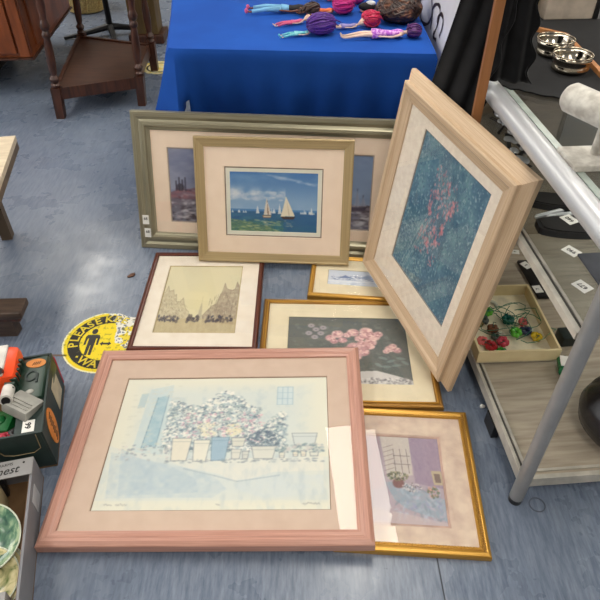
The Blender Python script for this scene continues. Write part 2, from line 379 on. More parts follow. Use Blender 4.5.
def paint_terrace(W, H):
    c = Cv(W, H, (182, 168, 172), 19)
    c.mix(c.noise(4, 5)*.8, (160, 146, 158)); c.poly([(.62, 0), (1, 0), (1, .6), (.66, .55)], (150, 132, 152), .75, .4)
    c.poly([(.26, 0), (.62, 0), (.64, .46), (.34, .52)], (196, 188, 178), .85, .2); c.poly([(0, 0), (.24, 0), (.28, .6), (.0, .7)], (176, 150, 156), .6, .4)
    for k in range(7): v = .12+.055*k; c.line([(.30, v+.03), (.42, v-.01)], .004, (130, 116, 116), .7)
    for x in (.42, .50, .58): c.line([(x, .16), (x+.02, .44)], .004, (110, 100, 104), .8)
    for y in (.24, .34): c.line([(.42, y), (.62, y)], .004, (110, 100, 104), .8)
    c.poly([(.86, .40), (.98, .40), (1, .56), (.88, .56)], (184, 170, 140), .9); c.poly([(.89, .43), (.96, .43), (.97, .53), (.90, .53)], (120, 104, 100), .9)
    c.poly([(.30, .55), (.52, .54), (.7, .62), (1, .72), (1, .95), (.55, .84), (.4, .74)], (150, 164, 176), .8, .4)
    c.dabs(90, lambda r: (r.uniform(.4, .95), r.uniform(.58, .95)), [(176, 190, 204), (150, 150, 182), (190, 176, 190), (120, 140, 150)], .015, .05, .4, .4)
    c.ell(.46, .56, .07, .055, (128, 92, 90), .9)
    c.dabs(110, ell_fn(.46, .48, .13, .05), [(92, 100, 82), (132, 138, 108), (76, 80, 74), (160, 150, 120)], .006, .02, .7, .5)
    c.dabs(120, ell_fn(.62, .60, .12, .05), [(216, 210, 206), (100, 92, 96), (190, 180, 180)], .004, .010, .7)
    c.dabs(60, ell_fn(.86, .64, .07, .06), [(96, 108, 92), (206, 160, 150), (120, 132, 110)], .006, .018, .7)
    c.poly([(0, .82), (.5, .88), (1, .96), (1, 1), (0, 1)], (196, 180, 176), .6)
    return c

def paint_winter(W, H):
    c = Cv(W, H, (206, 212, 222), 23)
    c.mix(c.noise(5, 3)*.6, (180, 192, 212))
    c.dabs(150, lambda r: (r.uniform(.08, .85), r.uniform(.35, .62)), [(84, 104, 150), (60, 78, 120), (120, 136, 170), (226, 230, 236)], .008, .022, .7, .35, 0)
    c.poly([(.2, .5), (.32, .3), (.45, .5)], (100, 118, 158), .8); c.poly([(.55, .48), (.72, .2), (.9, .5)], (150, 166, 196), .8)
    c.grad(.66, (222, 226, 232), 1, (196, 206, 220)); c.dabs(40, lambda r: (r.uniform(0, 1), r.uniform(.7, .95)), [(150, 166, 196), (235, 238, 240)], .015, .05, .5, .25, 0)
    return c

def print_mesh(cv, x0, x1, y0, y1, z):
    W, H = cv.W, cv.H
    xs = np.linspace(x0, x1, W); ys = np.linspace(y1, y0, H); X, Y = np.meshgrid(xs, ys)
    co = np.stack([X, Y, np.full_like(X, z)], -1).reshape(-1, 3)
    idx = np.arange(W*H).reshape(H, W); f = np.stack([idx[1:, :-1], idx[1:, 1:], idx[:-1, 1:], idx[:-1, :-1]], -1).reshape(-1, 4)
    me = bpy.data.meshes.new('print'); me.vertices.add(len(co)); me.vertices.foreach_set('co', co.ravel())
    me.loops.add(f.size); me.loops.foreach_set('vertex_index', f.ravel()); me.polygons.add(len(f)); me.polygons.foreach_set('loop_start', np.arange(0, f.size, 4)); me.polygons.foreach_set('loop_total', np.full(len(f), 4)); me.update()
    a = np.clip(cv.a, 0, 1); l = np.where(a <= .04045, a/12.92, ((a+.055)/1.055)**2.4).reshape(-1, 3)
    at = me.color_attributes.new('paint', 'FLOAT_COLOR', 'POINT'); at.data.foreach_set('color', np.concatenate([l, np.ones((len(l), 1))], 1).ravel().astype(np.float32))
    return me

# ------------------------------------------------------------------ picture frames
def frame_bm(w, h, prof):
    bm = B(); uv = bm.loops.layers.uv.new('UVMap'); s = [0]
    for a, b in zip(prof, prof[1:]): s.append(s[-1]+math.hypot(b[0]-a[0], b[1]-a[1]))
    def c(d, z): return [(d, d, z), (w-d, d, z), (w-d, h-d, z), (d, h-d, z)]
    rings = [[bm.verts.new(q) for q in c(*p)] for p in prof]
    n = len(rings)
    for i in range(n):
        a, b = rings[i], rings[(i+1) % n]; va, vb = s[i], (s[i+1] if i+1 < n else s[i]+.05)
        for k in range(4):
            k2 = (k+1) % 4; f = bm.faces.new((a[k], a[k2], b[k2], b[k]))
            for l in f.loops:
                p = l.vert.co; l[uv].uv = ((p.x if k % 2 == 0 else p.y)+k*3.7, va if l.vert in (a[k], a[k2]) else vb)
    bmesh.ops.recalc_face_normals(bm, faces=bm.faces)
    return bm

def ring_bm(w, h, d0, win, z, th=.0018, outer=None):
    """flat mount with a window cut in it"""
    bm = B(); x0, x1, y0, y1 = win
    if outer: a0, a1, b0, b1 = outer; o = [(a0, b0), (a1, b0), (a1, b1), (a0, b1)]
    else: o = [(d0, d0), (w-d0, d0), (w-d0, h-d0), (d0, h-d0)]
    i = [(x0, y0), (x1, y0), (x1, y1), (x0, y1)]
    j = [(x0+th, y0+th), (x1-th, y0+th), (x1-th, y1-th), (x0+th, y1-th)]
    O = [bm.verts.new((*p, z)) for p in o]; I = [bm.verts.new((*p, z)) for p in i]; J = [bm.verts.new((*p, z-th)) for p in j]
    for k in range(4):
        q = (k+1) % 4; bm.faces.new((O[k], O[q], I[q], I[k])); bm.faces.new((I[k], I[q], J[q], J[k]))
    return bm

M_print = vcol('printed_paper', .55)
M_glass = glassmat('picture_glass', ior=1.45)
M_back = mat('brown_backing_board', (140, 110, 80), .8)

def picture(label, loc, rot, w, h, prof, fmat, mmat, lip, zg, win, paint, W, H, inner=None, extra=None, depth=.02):
    t = thing('framed_picture', label, 'picture', loc, [R_(a) for a in rot], 'framed pictures for sale on the floor')
    obj('frame', frame_bm(w, h, prof), fmat, t)
    obj('mount', ring_bm(w, h, lip-.004, win, zg-.002), mmat, t)
    if inner:                          # second mount or coloured window edge
        im, dd = inner; x0, x1, y0, y1 = win
        obj('inner_mount', ring_bm(w, h, 0, (x0+dd, x1-dd, y0+dd, y1-dd), zg-.004, outer=(x0-.003, x1+.003, y0-.003, y1+.003)), im, t)
        iw = (x0+dd, x1-dd, y0+dd, y1-dd)
    else: iw = win
    cv = paint(W, H).blur(1); me = print_mesh(cv, iw[0]-.001, iw[1]+.001, iw[2]-.001, iw[3]+.001, zg-.0062)
    p = bpy.data.objects.new('print', me); COL.objects.link(p); me.materials.append(M_print); p.parent = t
    bm = B(); v = [bm.verts.new(q) for q in ((lip-.003, lip-.003, zg), (w-lip+.003, lip-.003, zg), (w-lip+.003, h-lip+.003, zg), (lip-.003, h-lip+.003, zg))]; bm.faces.new(v)
    obj('glass', bm, M_glass, t)
    bm = B(); zb = min(q[1] for q in prof); box(bm, .006, w-.006, .006, h-.006, zb+.001, zb+.004); obj('backing_board', bm, M_back, t)
    if extra: extra(t)
    return t

def woodf(name, a, b, rough=.4, u=6, v=300, metal=0, spec=.5, lo=.3, hi=.7, bump=.1):
    return mat(name, a, rough, metal, b, (u, v, 1), 3, 'UV', bump, lo, hi, spec)

M_pinkwood = woodf('pink_stained_wood', (200, 152, 134), (174, 126, 110), .35)
M_mah = woodf('mahogany_stained_wood', (104, 50, 32), (62, 26, 18), .3)
M_gold = woodf('gold_leaf_moulding', (206, 160, 72), (168, 120, 44), .35, 4, 500, .55)
M_golddk = woodf('antique_gold', (176, 132, 58), (120, 80, 30), .4, 8, 300, .5)
M_champ = woodf('champagne_moulding', (186, 164, 122), (170, 148, 108), .42, 3, 200, .35)
M_olive = woodf('tarnished_silver_moulding', (178, 172, 148), (122, 116, 94), .36, 2, 260, .55, lo=.2, hi=.8)
M_limed = woodf('limed_oak', (204, 178, 148), (180, 152, 120), .5, 5, 400)
M_mcream = mat('cream_mount_board', (226, 214, 184), .8, rgb2=(220, 207, 176))
M_mpink = mat('beige_mount_board', (208, 184, 165), .8, rgb2=(202, 177, 157))
M_mpeach = mat('peach_mount_board', (246, 224, 202), .8, rgb2=(242, 219, 196))
M_mivory = mat('ivory_mount_board', (232, 222, 206), .8, rgb2=(226, 214, 196))
M_mmott = mat('mottled_mount_board', (216, 196, 176), .8, rgb2=(196, 172, 156), scale=(26, 26, 26), detail=6)
M_mlin = mat('pale_linen_mount', (232, 220, 202), .85, rgb2=(222, 208, 190), scale=(60, 60, 60))
M_taupe = mat('taupe_mount', (140, 118, 100), .8)
M_paper = mat('white_paper', (228, 226, 210), .8, rgb2=(222, 220, 204))
M_gline = mat('gilt_line_mount', (196, 176, 130), .7)
M_label = mat('white_price_label', (236, 234, 228), .6, rgb2=(230, 228, 222))
M_ink = mat('black_ink', (30, 28, 28), .6)
M_ptblue = mat('dark_window_edge', (150, 120, 96), .8)

def flatprof(depth, wdt, crown, lipz):
    """outer back, outer front, crown, inner lip, down to the rebate"""
    return [(0.0, -depth), (0, -.003), (.002, 0), (wdt*.28, crown), (wdt*.5, crown*.75), (wdt*.62, crown*.2), (wdt*.8, lipz+.001), (wdt, lipz-.001), (wdt, -depth+.002), (wdt+.0005, -depth)]

# pink limed frame with the courtyard print (lies on the two gold frames at its right)
picture('large pink wooden frame, beige mount, pale blue print of potted flowers by a wall',
        (-.626, .6740, .0318), (.05, -1.75, -.59), .801, .638, flatprof(.027, .039, .006, .001), M_pinkwood, M_mpink, .038, -.004,
        (.103, .703, .093, .527), paint_courtyard, 400, 290, inner=(M_ptblue, .002))
# street engraving
picture('square dark mahogany frame with cream print of an old street of tall buildings',
        (-.5530, 1.3231, .024), (.04, .15, -.35), .416, .512, flatprof(.023, .017, .003, 0), M_mah, M_mivory, .016, -.003,
        (.066, .340, .082, .440), paint_street, 200, 260, inner=(M_gline, .003))
# roses
def rose_extra(t):
    bm = frame_bm(.553, .465, [(.012, -.001), (.013, .0045), (.0165, .0045), (.0175, -.001)]); obj('inner_bead', bm, M_gold, t, label='bright gilt inner bead')
picture('gold frame with cream mount, dark print of pink roses above white lace',
        (-.1350, 1.1126, .0166), (0, .10, -1.49), .553, .465, flatprof(.0158, .020, .003, 0), M_golddk, M_mcream, .019, -.003,
        (.087, .478, .088, .382), paint_roses, 260, 200, extra=rose_extra)
# ornate gold
def orn_extra(t):
    bm = B(); w, h = .372, .428; d = .0215; per = []
    n = 46
    for k in range(n): per.append((d+(w-2*d)*k/n, d, 0)); per.append((d+(w-2*d)*k/n, h-d, 0))
    n = 54
    for k in range(n): per.append((d, d+(h-2*d)*k/n, 1)); per.append((w-d, d+(h-2*d)*k/n, 1))
    for x, y, o in per:
        M = T3(x, y, .0006, 0, 0, R_(35 if not o else 55)); q = bmesh.ops.create_icosphere(bm, subdivisions=1, radius=1)
        for v in q['verts']: v.co = M @ Vector((v.co.x*.0045, v.co.y*.0022, v.co.z*.0026))
    obj('beading', bm, M_gold, t, smooth='all', label='twisted rope beading round the inner edge')
    for x in (.0145, w-.0145):
        bm = B()
        for k in range(60):
            q = bmesh.ops.create_icosphere(bm, subdivisions=1, radius=1)
            for v in q['verts']: v.co = Vector((x+v.co.x*.0050, .012+k*.0068+v.co.y*.0038, .0026+v.co.z*.0022))
        obj('carved_relief', bm, M_golddk, t, smooth='all', label='dark carved pattern along the side rail')
picture('ornate bright gold beaded frame, mottled mount, lilac print of a terrace with flower basket',
        (.0800, .6770, .0175), (0, 0, -3.5), .372, .428, [(0, -.0165), (0, -.004), (.003, .001), (.009, .004), (.014, .003), (.018, .000), (.020, .000), (.024, .000), (.025, -.003), (.025, -.015), (.0255, -.0165)], M_gold, M_mmott, .024, -.003,
        (.060, .288, .070, .342), paint_terrace, 190, 220, inner=(mat('dusty_rose_mount', (196, 164, 150), .8), .006), extra=orn_extra)
# small winter
picture('small gold frame with narrow blue and white winter print, half hidden under the others',
        (.0255, 1.5900, .0225), (0, 0, -6), .33, .235, flatprof(.0215, .018, .003, 0), M_gold, M_mcream, .017, -.003,
        (.064, .266, .074, .160), paint_winter, 160, 70)
# sailing boats, leaning
picture('champagne framed print of white sailing boats on blue sea, leaning before the largest frame',
        (-.3786, 1.781, .0262), (71.29, 0, -3.14), .559, .453, [(0, -.022), (0, -.001), (.002, .001), (.007, .001), (.009, -.001), (.030, -.004), (.034, -.005), (.034, -.02), (.0345, -.022)], M_champ, M_mpeach, .033, -.008,
        (.103, .457, .097, .352), paint_regatta, 240, 160, inner=(M_taupe, .0045), extra=lambda t: obj('paper_border', ring_bm(.559, .453, 0, (.122, .438, .116, .334), -.0130, outer=(.105, .455, .099, .350)), M_paper, t, label='white border of the print'))
# widest, leaning on the table
def price_labels(t):
    for x, y in ((.016, .098), (.020, .046)):
        bm = B(); box(bm, x, x+.024, y, y+.036, .0005, .0015); l = obj('price_label', bm, M_label, t)
        me = text_bm('68', .015, T3(x+.012, y+.022, .0022)); o = bpy.data.objects.new('lettering', me); COL.objects.link(o); me.materials.append(M_ink); o.parent = l
picture('wide tarnished silver framed harbour print leaning against the blue table, behind the sailing boats',
        (-.621, 1.8967, .0002), (73.4, 0, -4.85), 1.016, .517, [(0, -.030), (0, -.006), (.003, 0), (.018, -.001), (.028, -.006), (.036, -.003), (.040, .001), (.050, .001), (.055, -.006), (.062, -.009), (.0655, -.010), (.0655, -.028), (.066, -.030)], M_olive, M_mpeach, .064, -.012,
        (.122, .882, .106, .392), paint_harbour, 320, 130, inner=(mat('lilac_grey_mount', (186, 168, 156), .8), .004), extra=price_labels)
# big limed frame, propped against the glass cabinet
picture('big pale limed oak frame propped upright against the glass cabinet, blue print with pink blossom',
        (.2517, 1.7377, .0534), (83.7, 2.16, -71.76), .621, .710, [(0, 0), (0, .012), (.004, .016), (.024, .029), (.0245, .041), (.029, .044), (.042, .043), (.050, .036), (.060, .033), (.072, .030), (.0725, .004), (.072, 0)], M_limed, M_mlin, .070, .028,
        (.166, .512, .160, .608), paint_blossom, 240, 310, inner=(mat('grey_blue_mount_edge', (150, 140, 128), .8), .003))

# ------------------------------------------------------------------ the room
def floor_mat():
    m, nt, b = nodes('blue_grey_vinyl'); N = nt.nodes.new; L = nt.links.new
    tc = N('ShaderNodeTexCoord')
    def ns(scale, rz, det, rough=.6):
        mp = N('ShaderNodeMapping'); mp.inputs['Scale'].default_value = scale; mp.inputs['Rotation'].default_value = (0, 0, R_(rz)); n = N('ShaderNodeTexNoise'); n.inputs['Scale'].default_value = 1; n.inputs['Detail'].default_value = det; n.inputs['Roughness'].default_value = rough
        L(tc.outputs['Object'], mp.inputs[0]); L(mp.outputs[0], n.inputs['Vector']); return n.outputs[0]
    def ramp(i, a, b_, c0, c1):
        r = N('ShaderNodeValToRGB'); r.color_ramp.elements[0].position = a; r.color_ramp.elements[1].position = b_; r.color_ramp.elements[0].color = (*lin(c0), 1); r.color_ramp.elements[1].color = (*lin(c1), 1); L(i, r.inputs[0]); return r.outputs[0]
    def mul(a, b_, f, mode='MULTIPLY'):
        x = N('ShaderNodeMix'); x.data_type = 'RGBA'; x.blend_type = mode; x.inputs[0].default_value = f; L(a, x.inputs[6]); L(b_, x.inputs[7]); return x.outputs[2]
    base = ramp(ns((90, 14, 1), -8, 6), .3, .7, (96, 108, 127), (135, 145, 160))
    big = ramp(ns((2.2, 2.2, 1), 0, 4), .3, .7, (214, 216, 222), (255, 255, 255))
    fine = ramp(ns((160, 22, 1), -8, 4, .7), .45, .80, (255, 255, 255), (200, 206, 216))
    col = mul(mul(base, big, .8), fine, .6)
    spk = ramp(ns((130, 60, 1), -8, 3), .55, .85, (255, 255, 255), (200, 202, 206)); col = mul(col, spk, .4)
    wh = N('ShaderNodeMix'); wh.data_type = 'RGBA'; L(ramp(ns((120, 9, 1), -20, 5, .7), .66, .80, (0, 0, 0), (120, 120, 120)), wh.inputs[0]); L(col, wh.inputs[6]); wh.inputs[7].default_value = (*lin((186, 192, 198)), 1)
    L(wh.outputs[2], b.inputs['Base Color'])
    L(ramp(ns((6, 6, 1), 0, 4), .3, .7, (120, 120, 120), (170, 170, 170)), b.inputs['Roughness'])
    b.inputs['Specular IOR Level'].default_value = .5
    return m
bm = B(); box(bm, -5, 5, -3, 8, -.1, 0); struct('floor', bm, floor_mat())
M_wall = mat('painted_wall', (168, 162, 152), .8, rgb2=(158, 152, 142), scale=(2, 2, 2))
for n, a in (('wall_back', (-5, 5, 8, 8.1, 0, 2.65)), ('wall_front', (-5, 5, -3.1, -3, 0, 2.65)), ('wall_left', (-5.1, -5, -3, 8, 0, 2.65)), ('wall_right', (5, 5.1, -3, 8, 0, 2.65))):
    bm = B(); box(bm, *a); struct(n, bm, M_wall)
bm = B(); box(bm, -5, 5, -3, 8, 2.65, 2.75); struct('ceiling', bm, mat('ceiling_tiles', (236, 234, 228), .9, rgb2=(230, 228, 222), scale=(3, 3, 3)))
M_sidefill = emis('added_side_fill_glow', (246, 247, 250), 4.2)  # added unseen glow on the left wall, brightens the big propped frame
bm = B(); box(bm, -4.99, -4.98, -1.2, 4.6, .95, 2.35); glow_pn = struct('added_glow_panel', bm, M_sidefill)
bm = B()
for a in ((-1.28, -1.2, .87, 2.43), (4.6, 4.68, .87, 2.43), (.70, .76, .95, 2.35), (2.62, 2.68, .95, 2.35)): box(bm, -5, -4.95, a[0], a[1], a[2], a[3])
box(bm, -5, -4.95, -1.2, 4.6, .87, .95); box(bm, -5, -4.95, -1.2, 4.6, 2.35, 2.43); struct('trim_3', bm, mat('glow_panel_frame_paint', (222, 220, 214), .5))  # surround of the added glowing panel
M_seam = mat('dark_floor_seam', (58, 64, 74), .7); M_seam2 = mat('tan_tape', (130, 108, 96), .7)
bm = B(); prism(bm, [(.3385, -.2), (.3420, -.2), (.3185, 1.1), (.3150, 1.1)], 0, .0005); struct('trim_1', bm, M_seam)
bm = B(); prism(bm, [(-.83, 1.318), (-.745, 1.316), (-.745, 1.323), (-.83, 1.325)], 0, .0008); struct('trim_2', bm, M_seam2)
M_diff = emis('lamp_diffuser', (255, 249, 238), 11.5); M_white = mat('white_enamel', (235, 235, 232), .4)
lamps = [(.40, 2.02)]+[(.40+2.8*i, 2.02+2.8*j) for j in (-1, 0) for i in (-1, 0, 1) if (i, j) != (0, 0)]+[(1.80, 4.82), (-2.20, 4.82), (-3.9, 4.82), (3.7, 4.82), (.4, 6.9)]
for i, (x, y) in enumerate(lamps):
    t = thing('ceiling_light', 'rectangular white ceiling light panel', 'ceiling light', (x, y, 2.65), (0, 0, R_(4.65)), 'ceiling light panels')
    bm = B(); box(bm, -.28, .28, -.92, .92, -.012, -.010); obj('diffuser', bm, M_diff, t)
    bm = B()
    for a in ((-.30, -.28, -.94, .94), (.28, .30, -.94, .94), (-.28, .28, -.94, -.92), (-.28, .28, .92, .94)): box(bm, *a, -.02, 0)
    obj('frame', bm, M_white, t)

# ------------------------------------------------------------------ floor stickers
def sticker():
    W = H = 150; R0 = .140; cx, cy = -.634, 1.384
    t = thing('floor_sticker', 'round yellow and black floor sticker with standing figure, worn white at right', 'sticker', (cx, cy, 0))
    n = Cv(W, H, (0, 0, 0), 4); wear = n.noise(9, 9, 4); chips = n.noise(28, 28, 3)
    u = (n.U-.5)*2; v = (.5-n.V)*2; r = np.hypot(u, v); side = np.clip((u+v*.35-.02)*2.2, 0, 1)
    Y = np.array((232, 208, 36)); K = np.array((38, 36, 32)); Wt = np.array((226, 224, 214))
    a = np.zeros((H, W, 3)); a[:] = Y
    a[(r > .60) & (r < .87)] = K; a[(r > .955)] = (236, 232, 190)
    wm = (side*1.1+wear*.9 > 1.02); pt = n.noise(7, 7, 3); yel = (pt > .53) & (r < .80); a[wm & ~yel] = Wt; a[wm & yel] = (228, 206, 60)
    sm = (chips > .67) & ~wm; a[sm] = a[sm]*.6+np.array((120, 116, 60))*.4
    dk = wm & (chips > .66); a[dk] = (110, 112, 70)
    n.a = a/255.; me = print_mesh(n, -R0, R0, -R0, R0, .0008)
    bm = B(); bm.from_mesh(me); bm.verts.ensure_lookup_table()
    kill = []
    for vv in bm.verts:
        j, i = divmod(vv.index, W); rad = r[j, i]; s = side[j, i]
        if rad > 1.0-.16*s*wear[j, i] or (wm[j, i] and chips[j, i] < .30): kill.append(vv)
    bmesh.ops.delete(bm, geom=kill, context='VERTS')
    o = obj('vinyl_disc', bm, vcol('sticker_vinyl', .4), t)
    M_y = mat('yellow_lettering', (232, 208, 36), .5); M_k = mat('black_vinyl', (36, 35, 32), .5)
    bm = B()
    for ch, ang in zip('PLEASE KEE', [191, 176, 162, 147.5, 132.5, 118, 0, 98, 82, 67]):
        if ch == ' ': continue
        a_ = R_(ang); me = text_bm(ch, .042, T3(math.cos(a_)*.1035, math.sin(a_)*.1035, .0013, 0, 0, a_-math.pi/2), .0002, bold=.0008); bm.from_mesh(me)
    for ch, ang in (('W', 241), ('A', 260), ):
        a_ = R_(ang); me = text_bm(ch, .042, T3(math.cos(a_)*.1035, math.sin(a_)*.1035, .0013, 0, 0, a_+math.pi/2), .0002, bold=.0008); bm.from_mesh(me)
    box(bm, -.080, -.073, -.074, -.067, .0009, .0013)
    obj('lettering', bm, M_y, t)
    bm = B(); px, py = -.053, -.008
    q = bmesh.ops.create_circle(bm, cap_ends=True, segments=16, radius=.0125)
    for vv in q['verts']: vv.co = Vector((px+vv.co.x, py+.052+vv.co.y, .0013))
    prism(bm, [(px-.024, py+.036), (px+.024, py+.036), (px+.030, py+.028), (px+.030, py-.010), (px+.022, py-.010), (px+.020, py+.020), (px+.015, py+.020), (px+.014, py-.055), (px+.003, py-.055), (px+.001, py-.012), (px-.001, py-.012), (px-.003, py-.055), (px-.014, py-.055), (px-.015, py+.020), (px-.020, py+.020), (px-.022, py-.010), (px-.030, py-.010), (px-.030, py+.028)], .0009, .0013)
    [setattr(v.co, 'x', px+.006+(v.co.x-px)*.78) for v in bm.verts]; obj('standing_figure', bm, M_k, t)
    bm = B(); prism(bm, [(px+.034, py-.004), (px+.044, py+.006), (px+.044, py), (px+.062, py), (px+.062, py+.006), (px+.072, py-.004), (px+.062, py-.014), (px+.062, py-.008), (px+.044, py-.008), (px+.044, py-.014)], .0009, .0013); obj('distance_arrow', bm, M_k, t)
sticker()
t = thing('floor_sticker', 'small worn yellow sticker on the floor at the wooden stand foot', 'sticker', (-.885, 3.80, 0))
bm = B(); pts = [(.11*math.cos(k*.2094)*(1+.05*math.sin(k*2.3)), .11*math.sin(k*.2094)*(1+.05*math.sin(k*2.3))) for k in range(30)]; prism(bm, pts, 0, .0008); obj('vinyl_disc', bm, mat('sticker_yellow_white', (222, 196, 50), .5, rgb2=(230, 226, 196), scale=(28, 28, 28)), t)
bm = B(); lathe(bm, [(.070, .0008), (.072, .0013), (.080, .0013), (.082, .0008)], 30, None, True); obj('printed_ring', bm, M_ink, t)

# ------------------------------------------------------------------ blue table
M_blue = mat('blue_tablecloth_fabric', (31, 84, 174), .85, rgb2=(28, 76, 162), scale=(5, 5, 5), spec=.15)
M_grey = mat('grey_metal', (130, 132, 134), .4, .8)
FL, FR, BR, BL = Vector((-.444, 2.100, .69)), Vector((.452, 2.045, .69)), Vector((.452, 2.83, .69)), Vector((-.545, 2.88, .69))
t = thing('folding_table', 'table hidden under the blue cloth', 'table', (0, 2.5, 0))
bm = B(); prism(bm, [(FL.x+.01, FL.y+.01-2.5), (FR.x-.01, FR.y+.01-2.5), (BR.x-.01, BR.y-2.51), (BL.x+.01, BL.y-2.51)], .655, .685); obj('tabletop', bm, M_white, t)
for x, y in ((-.36, -.17), (.38, -.20), (.38, .24), (-.46, .28)):
    bm = B(); tube(bm, [(x, y, 0), (x, y, .655)], .013, 10); obj('leg', bm, M_grey, t, smooth=True)
def cloth():
    bm = B()
    path = []                                   # left side back->front, front, right side
    def seg(a, b, n): return [a.lerp(b, i/n) for i in range(n)]
    path = seg(BL, FL, 16)+seg(FL, FR, 60)+seg(FR, BR, 16)+[BR]
    n = len(path); nf0, nf1 = 16, 76
    def outd(i):
        if i < nf0: d = Vector((-1, -.1, 0))
        elif i == nf0: d = Vector((-1, .0, 0))
        elif i < nf1: d = Vector((-.06, -1, 0))
        elif i == nf1: d = Vector((.7, -.7, 0))
        else: d = Vector((1, 0, 0))
        return d.normalized()
    rows = [0, .006, .02, .05, .09, .14, .19, .24, .28, .32, .36, .40]
    G = []
    for r, dz in enumerate(rows):
        row = []
        for i, p in enumerate(path):
            s = i; k = dz/.40
            flare = .004+.010*min(1, dz/.02)
            cd = max(0, 1-abs(i-nf0)/6.0); flare += cd*.15*k**1.2
            flare += (.014*math.sin(s*.75)+.008*math.sin(s*.33+1))*k
            q = p+outd(i)*flare; q.z = p.z+.003-dz-.002*(1 if r == 0 else 0)+(0 if r else .002)
            if nf0 <= i <= nf1: q.y += .16*k*min(1, (i-nf0)/3)
            row.append(bm.verts.new(q))
        G.append(row)
    for r in range(len(rows)-1):
        for i in range(n-1):
            if r >= 6 and nf0+2 <= i <= nf0+2+(0 if r < 7 else 0): continue
            bm.faces.new((G[r][i], G[r+1][i], G[r+1][i+1], G[r][i+1]))
    c = bm.verts.new(((FL+FR+BR+BL)/4)+Vector((0, 0, .003)))
    for i in range(n-1): bm.faces.new((G[0][i], G[0][i+1], c))
    bm.faces.new((G[0][-1], G[0][0], c))
    bmesh.ops.recalc_face_normals(bm, faces=bm.faces)
    o = obj('tablecloth', bm, M_blue, smooth='x'); tag(o, 'plain royal blue cloth covering the table of dolls', 'tablecloth')
    sd = o.modifiers.new('t', 'SOLIDIFY'); sd.thickness = .0015
cloth()

# banner with black script beside the table
M_banner = mat('white_banner_vinyl', (226, 224, 226), .5, rgb2=(220, 218, 220)); M_script = mat('dark_banner_print', (42, 22, 26), .5)
t = thing('banner', 'white banner with big dark script standing beside the blue table', 'banner', (.492, 2.35, 0))
bm = B(); box(bm, -.004, .004, -.50, .50, .30, 1.30); obj('banner_panel', bm, M_banner, t)
bm = B(); box(bm, -.012, .012, -.50, .50, 0, .30); obj('banner_base', bm, M_grey, t)
def stroke(bm, P, r=.011, x=-.0055):
    Q = [Vector((x, a, b)) for a, b in P]; S = []
    for i in range(len(Q)-1):
        p0 = Q[max(0, i-1)]; p1 = Q[i]; p2 = Q[i+1]; p3 = Q[min(len(Q)-1, i+2)]
        for k in range(6):
            u = k/6; S.append(.5*((2*p1)+(p2-p0)*u+(2*p0-5*p1+4*p2-p3)*u*u+(-p0+3*p1-3*p2+p3)*u**3))
    S.append(Q[-1])
    for i, p in enumerate(S):
        pass
    prev = None
    for i, p in enumerate(S):
        d = (S[min(i+1, len(S)-1)]-S[max(i-1, 0)]).normalized(); nn = Vector((0, -d.z, d.y)); w = r*(.55+.45*abs(math.sin(i*.35)))
        cur = (bm.verts.new(p+nn*w), bm.verts.new(p-nn*w))
        if prev: bm.faces.new((prev[0], prev[1], cur[1], cur[0]))
        prev = cur
bm = B()
SCR = None
#SCRIPT_STROKES
for P in ([(0.257, 0.709), (0.247, 0.667), (0.178, 0.649), (0.073, 0.673), (0.014, 0.712), (0.025, 0.75), (0.077, 0.79), (.14, .84)], [(0.002, 0.673), (-0.004, 0.717), (0.003, 0.75), (-0.057, 0.779), (-0.115, 0.782), (-0.122, 0.752), (-0.099, 0.708), (-0.065, 0.673), (-0.125, 0.678)], [(-0.101, 0.729), (-0.104, 0.749), (-0.145, 0.771), (-0.187, 0.767), (-0.192, 0.74), (-0.166, 0.702)], [(0.419, 0.635), (0.364, 0.673), (0.279, 0.704), (.20, .76), (.24, .86)]):
    stroke(bm, P, .0075)
obj('script_lettering', bm, M_script, t)

# ------------------------------------------------------------------ dolls
def skin_body(bones, parent, name, m):
    """bones: list of (point, radius, parent index)"""
    me = bpy.data.meshes.new(name); me.from_pydata([b[0] for b in bones], [(i, b[2]) for i, b in enumerate(bones) if b[2] is not None], [])
    o = bpy.data.objects.new(name, me); COL.objects.link(o); md = o.modifiers.new('s', 'SKIN'); md.use_smooth_shade = True
    for i, b in enumerate(bones): me.skin_vertices[0].data[i].radius = (b[1], b[1])
    me.skin_vertices[0].data[0].use_root = True
    sb = o.modifiers.new('b', 'SUBSURF'); sb.levels = 1; sb.render_levels = 1
    dg = bpy.context.evaluated_depsgraph_get(); ev = bpy.data.meshes.new_from_object(o.evaluated_get(dg)); bpy.data.objects.remove(o)
    q = bpy.data.objects.new(name, ev); COL.objects.link(q); ev.materials.clear(); ev.materials.append(m); q.parent = parent
    for p in ev.polygons: p.use_smooth = True
    return q
